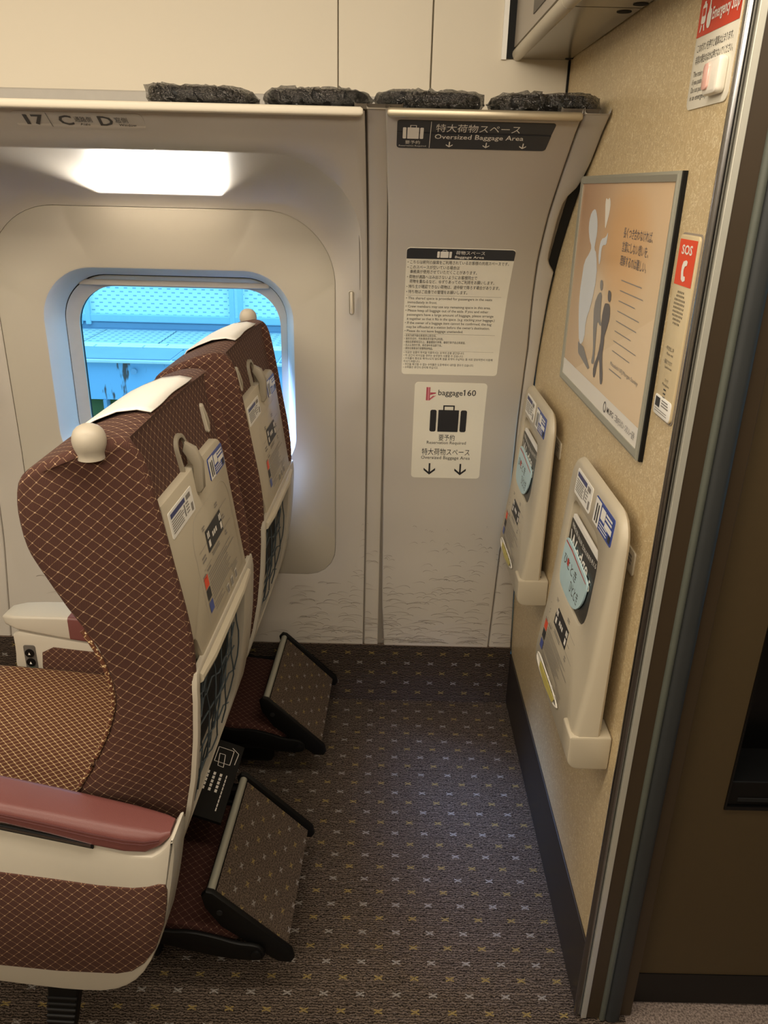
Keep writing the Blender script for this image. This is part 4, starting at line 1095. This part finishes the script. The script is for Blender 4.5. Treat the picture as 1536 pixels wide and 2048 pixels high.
text(g, 'マイク', a0+.027, 1.1245, .004, mRear, .0044, width=.013); text(g, 'Microphone', a0+.020, 1.119, .0036, mRear, .0044, width=.026)
for j in range(3): rect(g, a0+.028, a0+.037, 1.1135-.0052*j, 1.1155-.0052*j, mRear, .0044)
g.build('lettering', 'print_dark', pl_, smooth=0)
g = G(); g.prism(rrect(a0+.002, a1-.002, 1.078, 1.102+.002, .005, 4), mRear, .003, .0048, .0004); wl = g.build('white_label', 'sticker_white', pl_, smooth=40)
g = G(); rect(g, a0+.007, a0+.024, 1.089, 1.1015, mRear, .0052); g.build('card_reader', 'print_black', wl, smooth=0)
g = G(); bars(g, a0+.030, 1.101, .028, 3, .0035, .0016, mRear, .0052, .2); bars(g, a0+.008, 1.0865, .048, 2, .003, .0009, mRear, .0052, .1); g.build('small_print', 'print_grey', wl, smooth=0)

# ================================================================= EMERGENCY STOP
es = thing('emergency_stop', 'white and red emergency stop notice with push button high on the partition', 'button', (XW, 1.03, 1.45))
a0, a1 = 1.5-1.097, 1.5-.969
g = G(); g.prism(rrect(a0, a1, 1.447, 1.60, .010, 5), mRear, 0, .0015, .0003); pl_ = g.build('notice', 'sign_white', es, smooth=40)
g = G(); flat(g, [(a0+.0005, 1.525), (a1-.0005, 1.525), (a1-.0005, 1.597), (a0+.0005, 1.597)], mRear, .0019); g.build('red_field', 'stop_red', pl_, smooth=0)
g = G(); text(g, 'STOP', a0+.012, 1.5645, .0155, mRear, .0024, width=.045, bold=.02, slant=.0); text(g, '非常ボタン', a0+.064, 1.5645, .014, mRear, .0024, width=.058, bold=.02)
text(g, 'Emergency Stop', a0+.045, 1.538, .0125, mRear, .0024, width=.078, bold=.02)
# tram and pressing hand pictogram
P_t = rrect(a0+.010, a0+.024, 1.538, 1.558, .003, 3)
flat(g, P_t, mRear, .0024); rect(g, a0+.014, a0+.020, 1.558, 1.561, mRear, .0024); flat(g, [(a0+.012, 1.538), (a0+.009, 1.530), (a0+.012, 1.530), (a0+.015, 1.536)], mRear, .0024); flat(g, [(a0+.022, 1.538), (a0+.025, 1.530), (a0+.022, 1.530), (a0+.019, 1.536)], mRear, .0024)
flat(g, smoothpoly([(a0+.030, 1.532), (a0+.028, 1.545), (a0+.032, 1.549), (a0+.033, 1.562), (a0+.036, 1.562), (a0+.037, 1.550), (a0+.042, 1.549), (a0+.042, 1.536), (a0+.039, 1.530)], 1), mRear, .0024)
g.build('red_field_marks', 'print_white', pl_, smooth=0)
g = G(); rect(g, a0+.0125, a0+.0215, 1.546, 1.554, mRear, .0028); g.build('pictogram_window', 'stop_red', pl_, smooth=0)
g = G(); text(g, 'このボタンを押すと電車は止まります。', a0+.010, 1.509, .0072, mRear, .0019, width=.108); text(g, '非常の場合のほかは押さないでください。', a0+.010, 1.4965, .0072, mRear, .0019, width=.112)
for k_, s_ in enumerate(('The train will stop', 'if you push this button.', 'Do not push except', 'in an emergency.')):
    text(g, s_, a0+.010, 1.4825-.0085*k_, .0062, mRear, .0019, width=(.056, .066, .060, .054)[k_])
g.build('lettering', 'print_dark', pl_, smooth=0)
g = G(); g.prism(rrect(a0+.076, a1-.010, 1.4555, 1.4935, .006, 5), mRear, .001, .013, .004); bt = g.build('button_housing', 'button_white', es, smooth=40)
g = G(); g.prism(rrect(a0+.080, a0+.096, 1.461, 1.488, .005, 5), mRear, .012, .0155, .0012); g.build('button_lens', 'lens_pink', bt, smooth=40)

# ================================================================= SIGNS ON THE BAGGAGE PANEL
def sgn(name, label, x0, x1, z0, z1, rad, mat, skew=0):
    s0, s1 = s_of_z(z0), s_of_z(z1)
    t = thing(name, label, 'sign', ((x0+x1)/2, prof((z0+z1)/2), z0))
    g = patch(G(), rows(x0, x1, s0, s1, rad, 44, skew), mWall, .0007); p = g.build('sign_plate', mat, t, smooth=30)
    return t, p, s0, s1
t, p, s0, s1 = sgn('baggage_sign', 'black oversized baggage area sign high under the wrapped cushions', .011, .2755, 1.417, 1.457, .006, 'sign_black', .006)
hh = s1-s0; O = .0012
g = G(); suitcase(g, .039, s0+.35*hh, .036, .48*hh, mWall, O); text(g, '要予約', .039, s0+.17*hh, .10*hh, mWall, O, width=.026, align='C'); text(g, 'Reservation Required', .039, s0+.07*hh, .055*hh, mWall, O, width=.048, align='C')
g.build('suitcase_mark', 'print_white', p, smooth=0)
g = G(); rect(g, .0685, .0695, s0+.03*hh, s1-.02*hh, mWall, O); g.build('divider', 'print_white', p, smooth=0)
g = G(); text(g, '特大荷物スペース', .078, s0+.62*hh, .24*hh, mWall, O, width=.145); text(g, 'Oversized Baggage Area', .077, s0+.37*hh, .155*hh, mWall, O, width=.155, bold=.008); g.build('lettering', 'print_white', p, smooth=0)
for u_ in (.104, .169, .234):
    g = G(); arrow(g, u_, s0+.07*hh, .012, .20*hh, mWall, O); g.build('arrow', 'print_white', p, smooth=0)

t, p, s0, s1 = sgn('baggage_rules_sign', 'white baggage area rules notice with black header in the middle of the panel', .040, .272, .932, 1.235, .008, 'sign_white', 0)
hh = s1-s0
g = patch(G(), [(s1-.031+.002*q, .0405, .2715) for q in range(11)]+[(s1-.008, .0405, .2715), (s1-.004, .042, .270), (s1-.0008, .0475, .2645)], mWall, .0012, False); g.build('header', 'sign_black', p, smooth=0)
g = G(); suitcase(g, .121, s1-.0265, .031, .022, mWall, .0017); text(g, '荷物スペース', .145, s1-.0155, .0085, mWall, .0017, width=.062); text(g, 'Baggage Area', .144, s1-.0265, .0072, mWall, .0017, width=.062, bold=.008); g.build('header_lettering', 'print_white', p, smooth=0)
g = G()
L = [('• こちらは前列の座席をご利用されているお客様の共用スペースです。', .222, .0073), ('• このスペースが空いている場合は', .115, .0073), ('   乗務員が使用させていただくことがあります。', .155, .0073), ('• 荷物が通路へはみ出さないようにお客様同士で', .157, .0073), ('   荷物を重ねるなど、ゆずりあってのご利用をお願いします。', .197, .0073), ('• 持ち主が確認できない荷物は、途中駅で降ろす場合があります。', .211, .0073), ('• 持ち物はご自身での管理をお願いします。', .139, .0073)]
KV = 1.155
v = s1-.044
for k_, (tx, wd, h_) in enumerate(L):
    ind = .013 if tx.startswith(' ') else 0
    text(g, tx.strip(), .0435+ (.006 if ind else 0), v, h_*1.08, mWall, .0012, width=wd*.985-(.006 if ind else 0))
    v -= KV*(.0108 if k_ in (1, 3) else .0122)
rect(g, .044, .258, v+.0075, v+.0079, mWall, .0012); v -= KV*.0022
E_ = [('• This shared space is provided for passengers in the seats', .195), ('  immediately in front.', .067), ('• Crew members may use any remaining space in this area.', .194), ('• Please keep all baggage out of the aisle. If you and other', .190), ('  passengers have a large amount of baggage, please arrange', .199), ('  it together so that it fits in the space. (e.g. stacking your baggage.)', .203), ('• If the owner of a baggage item cannot be confirmed, the bag', .201), ('  may be offloaded at a station before the owner\u2019s destination.', .194), ('• Please do not leave baggage unattended.', .137)]
for k_, (tx, wd) in enumerate(E_):
    ind = tx.startswith('  '); text(g, tx.strip(), .0435+(.004 if ind else 0), v, .0068, mWall, .0012, width=wd); v -= KV*.0093
rect(g, .044, .256, v+.0062, v+.0066, mWall, .0012); v -= KV*.001
for tx, wd in (('• 此处为前列座位乘客的公用空间。', .075), ('• 该处空出时，列车乘务员可能予以利用。', .092), ('• 请各位乘客相互礼让、重叠摆放行李等，确保行李不会占用通道。', .145), ('• 无人认领的行李，将在途中车站卸下车。', .090), ('• 请各位乘客自行保管随身物品。', .069)):
    text(g, tx, .0435, v, .0053, mWall, .0012, width=wd); v -= KV*.0075
rect(g, .044, .258, v+.0048, v+.0051, mWall, .0012); v -= KV*.002
for tx, wd in (('• 이곳은 앞줄의 좌석을 이용하시는 승객의 공용 공간입니다.', .145), ('• 이 공간이 비어있을 경우는 승무원이 사용할 수 있습니다.', .143), ('• 수하물이 통로로 튀어나오지 않도록 짐을 포개어 수납하는 등 서로 양보하면서 이용해', .214), ('   주시기 바랍니다.', .04), ('• 주인을 확인할 수 없는 수하물은 도중역에서 내려질 경우가 있습니다.', .170), ('• 수하물은 본인이 관리해 주십시오.', .085)):
    text(g, tx.strip(), .0435, v, .0051, mWall, .0012, width=wd); v -= KV*.0068
g.build('lettering', 'print_dark', p, smooth=0)

t, p, s0, s1 = sgn('baggage_160_sign', 'white baggage 160 sign with a big black suitcase, lowest on the panel', .074, .2525, .652, .912, .009, 'sign_white', 0)
g = G(); suitcase(g, .162, s0+.128, .092, .073, mWall, .0012); g.build('suitcase_mark', 'print_black', p, smooth=0)
g = G(); text(g, 'baggage', .133, s1-.034, .0155, mWall, .0012, width=.060, bold=.004); text(g, '160', .197, s1-.034, .0165, mWall, .0012, width=.029, bold=.004)
flat(g, [(.1945, s1-.0205), (.1985, s1-.0175), (.1985, s1-.0198), (.1945, s1-.0230)], mWall, .0012)
text(g, '要予約', .161, s0+.105, .0135, mWall, .0012, width=.041, align='C'); text(g, 'Reservation Required', .161, s0+.0945, .0085, mWall, .0012, width=.100, align='C')
text(g, '特大荷物スペース', .161, s0+.0655, .0145, mWall, .0012, width=.123, align='C'); text(g, 'Oversized Baggage Area', .161, s0+.053, .009, mWall, .0012, width=.126, align='C')
g.build('lettering', 'print_black', p, smooth=0)
for u_ in (.121, .201):
    g = G(); arrow(g, u_, s0+.009, .030, .032, mWall, .0012); g.build('arrow', 'print_black', p, smooth=0)
g = G(); rect(g, .103, .107, s1-.049, s1-.013, mWall, .0012); rect(g, .110, .1125, s1-.045, s1-.013, mWall, .0012); flat(g, [(.113, s1-.034), (.127, s1-.030), (.127, s1-.027), (.113, s1-.027)], mWall, .0012); flat(g, [(.107, s1-.049), (.112, s1-.049), (.127, s1-.036), (.120, s1-.036)], mWall, .0012); g.build('logo', 'logo_red', p, smooth=0)
g = G(); rect(g, .107, .110, s1-.049, s1-.013, mWall, .0013); flat(g, [(.112, s1-.049), (.114, s1-.045), (.127, s1-.034), (.127, s1-.036)], mWall, .0013); g.build('logo', 'logo_pink', p, smooth=0)

# seat number strip above the window
t, p, s0, s1 = sgn('seat_number_label', 'row 17 seat C and D label on the shelf edge above the window', -.648, -.424, 1.434, 1.4565, .010, 'wall_plastic', 0)
g = G(); hh = s1-s0
text(g, '17', -.629, s0+.2*hh, .62*hh, mWall, .0012, width=.034, bold=.03); text(g, 'C', -.571, s0+.2*hh, .62*hh, mWall, .0012, width=.024, bold=.02); text(g, 'D', -.502, s0+.2*hh, .62*hh, mWall, .0012, width=.024, bold=.02)
text(g, '通路側', -.5435, s0+.42*hh, .28*hh, mWall, .0012, width=.030); text(g, 'Aisle', -.537, s0+.18*hh, .16*hh, mWall, .0012, width=.017); text(g, '窓側', -.474, s0+.42*hh, .28*hh, mWall, .0012, width=.022); text(g, 'Window', -.470, s0+.18*hh, .16*hh, mWall, .0012, width=.03)
flat(g, [(-.629, s0+.66*hh), (-.622, s0+.80*hh), (-.622, s0+.70*hh), (-.629, s0+.56*hh)], mWall, .0012)
rect(g, -.5875, -.5865, s0+.08*hh, s0+.95*hh, mWall, .0012)
g.build('lettering', 'print_dark', p, smooth=0)

# coat hook button on the window panel
ch = thing('coat_hook', 'small oval flush coat hook on the window panel beside the window', 'hook', (-.080, prof(1.10), 1.08))
def xpt(a, s, o): z = z_of_s(s); return (a, prof(z)-o, z)
sa, sb = s_of_z(1.077), s_of_z(1.135)
g = G(); P1 = rrect(-.0865, -.0735, sa, sb, .0062, 6)
g.loft([[xpt(a, b, -.004) for a, b in P1], [xpt(a, b, .004) for a, b in P1], [xpt(a, b, .0055) for a, b in inset(P1, .0015)], [xpt(a, b, .003) for a, b in inset(P1, .003)]], False, True); g.build('rim', 'plate_plastic', ch, smooth=40)
g = G(); P2 = inset(P1, .0032); g.loft([[xpt(a, b, .002) for a, b in P2], [xpt(a, b, .006) for a, b in P2], [xpt(a, b, .007) for a, b in inset(P2, .0015)]], False, True); g.build('flap', 'cream_panel', ch, smooth=40)

# ================================================================= WRAPPED CUSHIONS ON THE SHELF
def cushion(x0, x1, label, seed, tilt):
    rd = random.Random(seed); xc = (x0+x1)/2; hx = (x1-x0)/2
    t = thing('wrapped_cushion', label, 'cushion', (xc, 1.54, 1.473), 0, 'plastic wrapped cushions on the shelf')
    def body(sx, sy, sz, amp, seed2, jit=0.0):
        g = G(); n = 30 if jit else 36; m = 16; rings = []
        r2 = random.Random(seed2); ph = [r2.uniform(0, 6.28) for _ in range(8)]
        for i in range(n+1):
            u = -1+2*i/n
            e = (1-abs(u)**6)**.5 if abs(u) < 1 else 0.02
            e = max(e, .05); rg = []
            for j in range(m):
                th = 2*pi*j/m; c, s_ = cos(th), sin(th)
                yy = (abs(c)**.5)*(1 if c > 0 else -1)*sy*e; zz = (abs(s_)**.6)*(1 if s_ > 0 else -1)*sz*(e**.8)
                w = amp*(sin(7*u+ph[0]+2*c)+sin(13*u+ph[1]-3*s_)*.7+sin(23*u+ph[2]+5*c)*.45+sin(37*u+ph[3]+4*s_)*.3)
                zz = zz*(1+w) + sz + tilt*u*abs(u)*sz*.6*(1 if zz > 0 else .0)
                jt = [r2.gauss(0, jit) for _ in range(3)] if jit else (0, 0, 0)
                rg.append((xc+u*hx*sx+jt[0]*1.5, 1.545+yy*(1+w*.4)+jt[1]*1.5, 1.4725+max(0.0006, zz+jt[2])))
            rings.append(rg)
        return g.loft(rings)
    body(.95, .080, .0150, .012, seed).build('cushion', 'cushion_black', t, smooth=60)
    body(1.0, .084, .0160, .04, seed+50, .0016).build('plastic_wrap', 'clear_wrap', t, smooth=0)
cushion(-.425, -.235, 'black cushion wrapped in clear plastic, leftmost on the shelf, with a raised left end', 1, -.5)
cushion(-.222, -.033, 'black cushion wrapped in clear plastic, second from left, on the window shelf', 2, .05)
cushion(-.030, .162, 'black cushion wrapped in clear plastic, above the oversized baggage pictogram', 3, -.1)
cushion(.170, .362, 'black cushion wrapped in clear plastic, rightmost, against the partition', 4, .05)
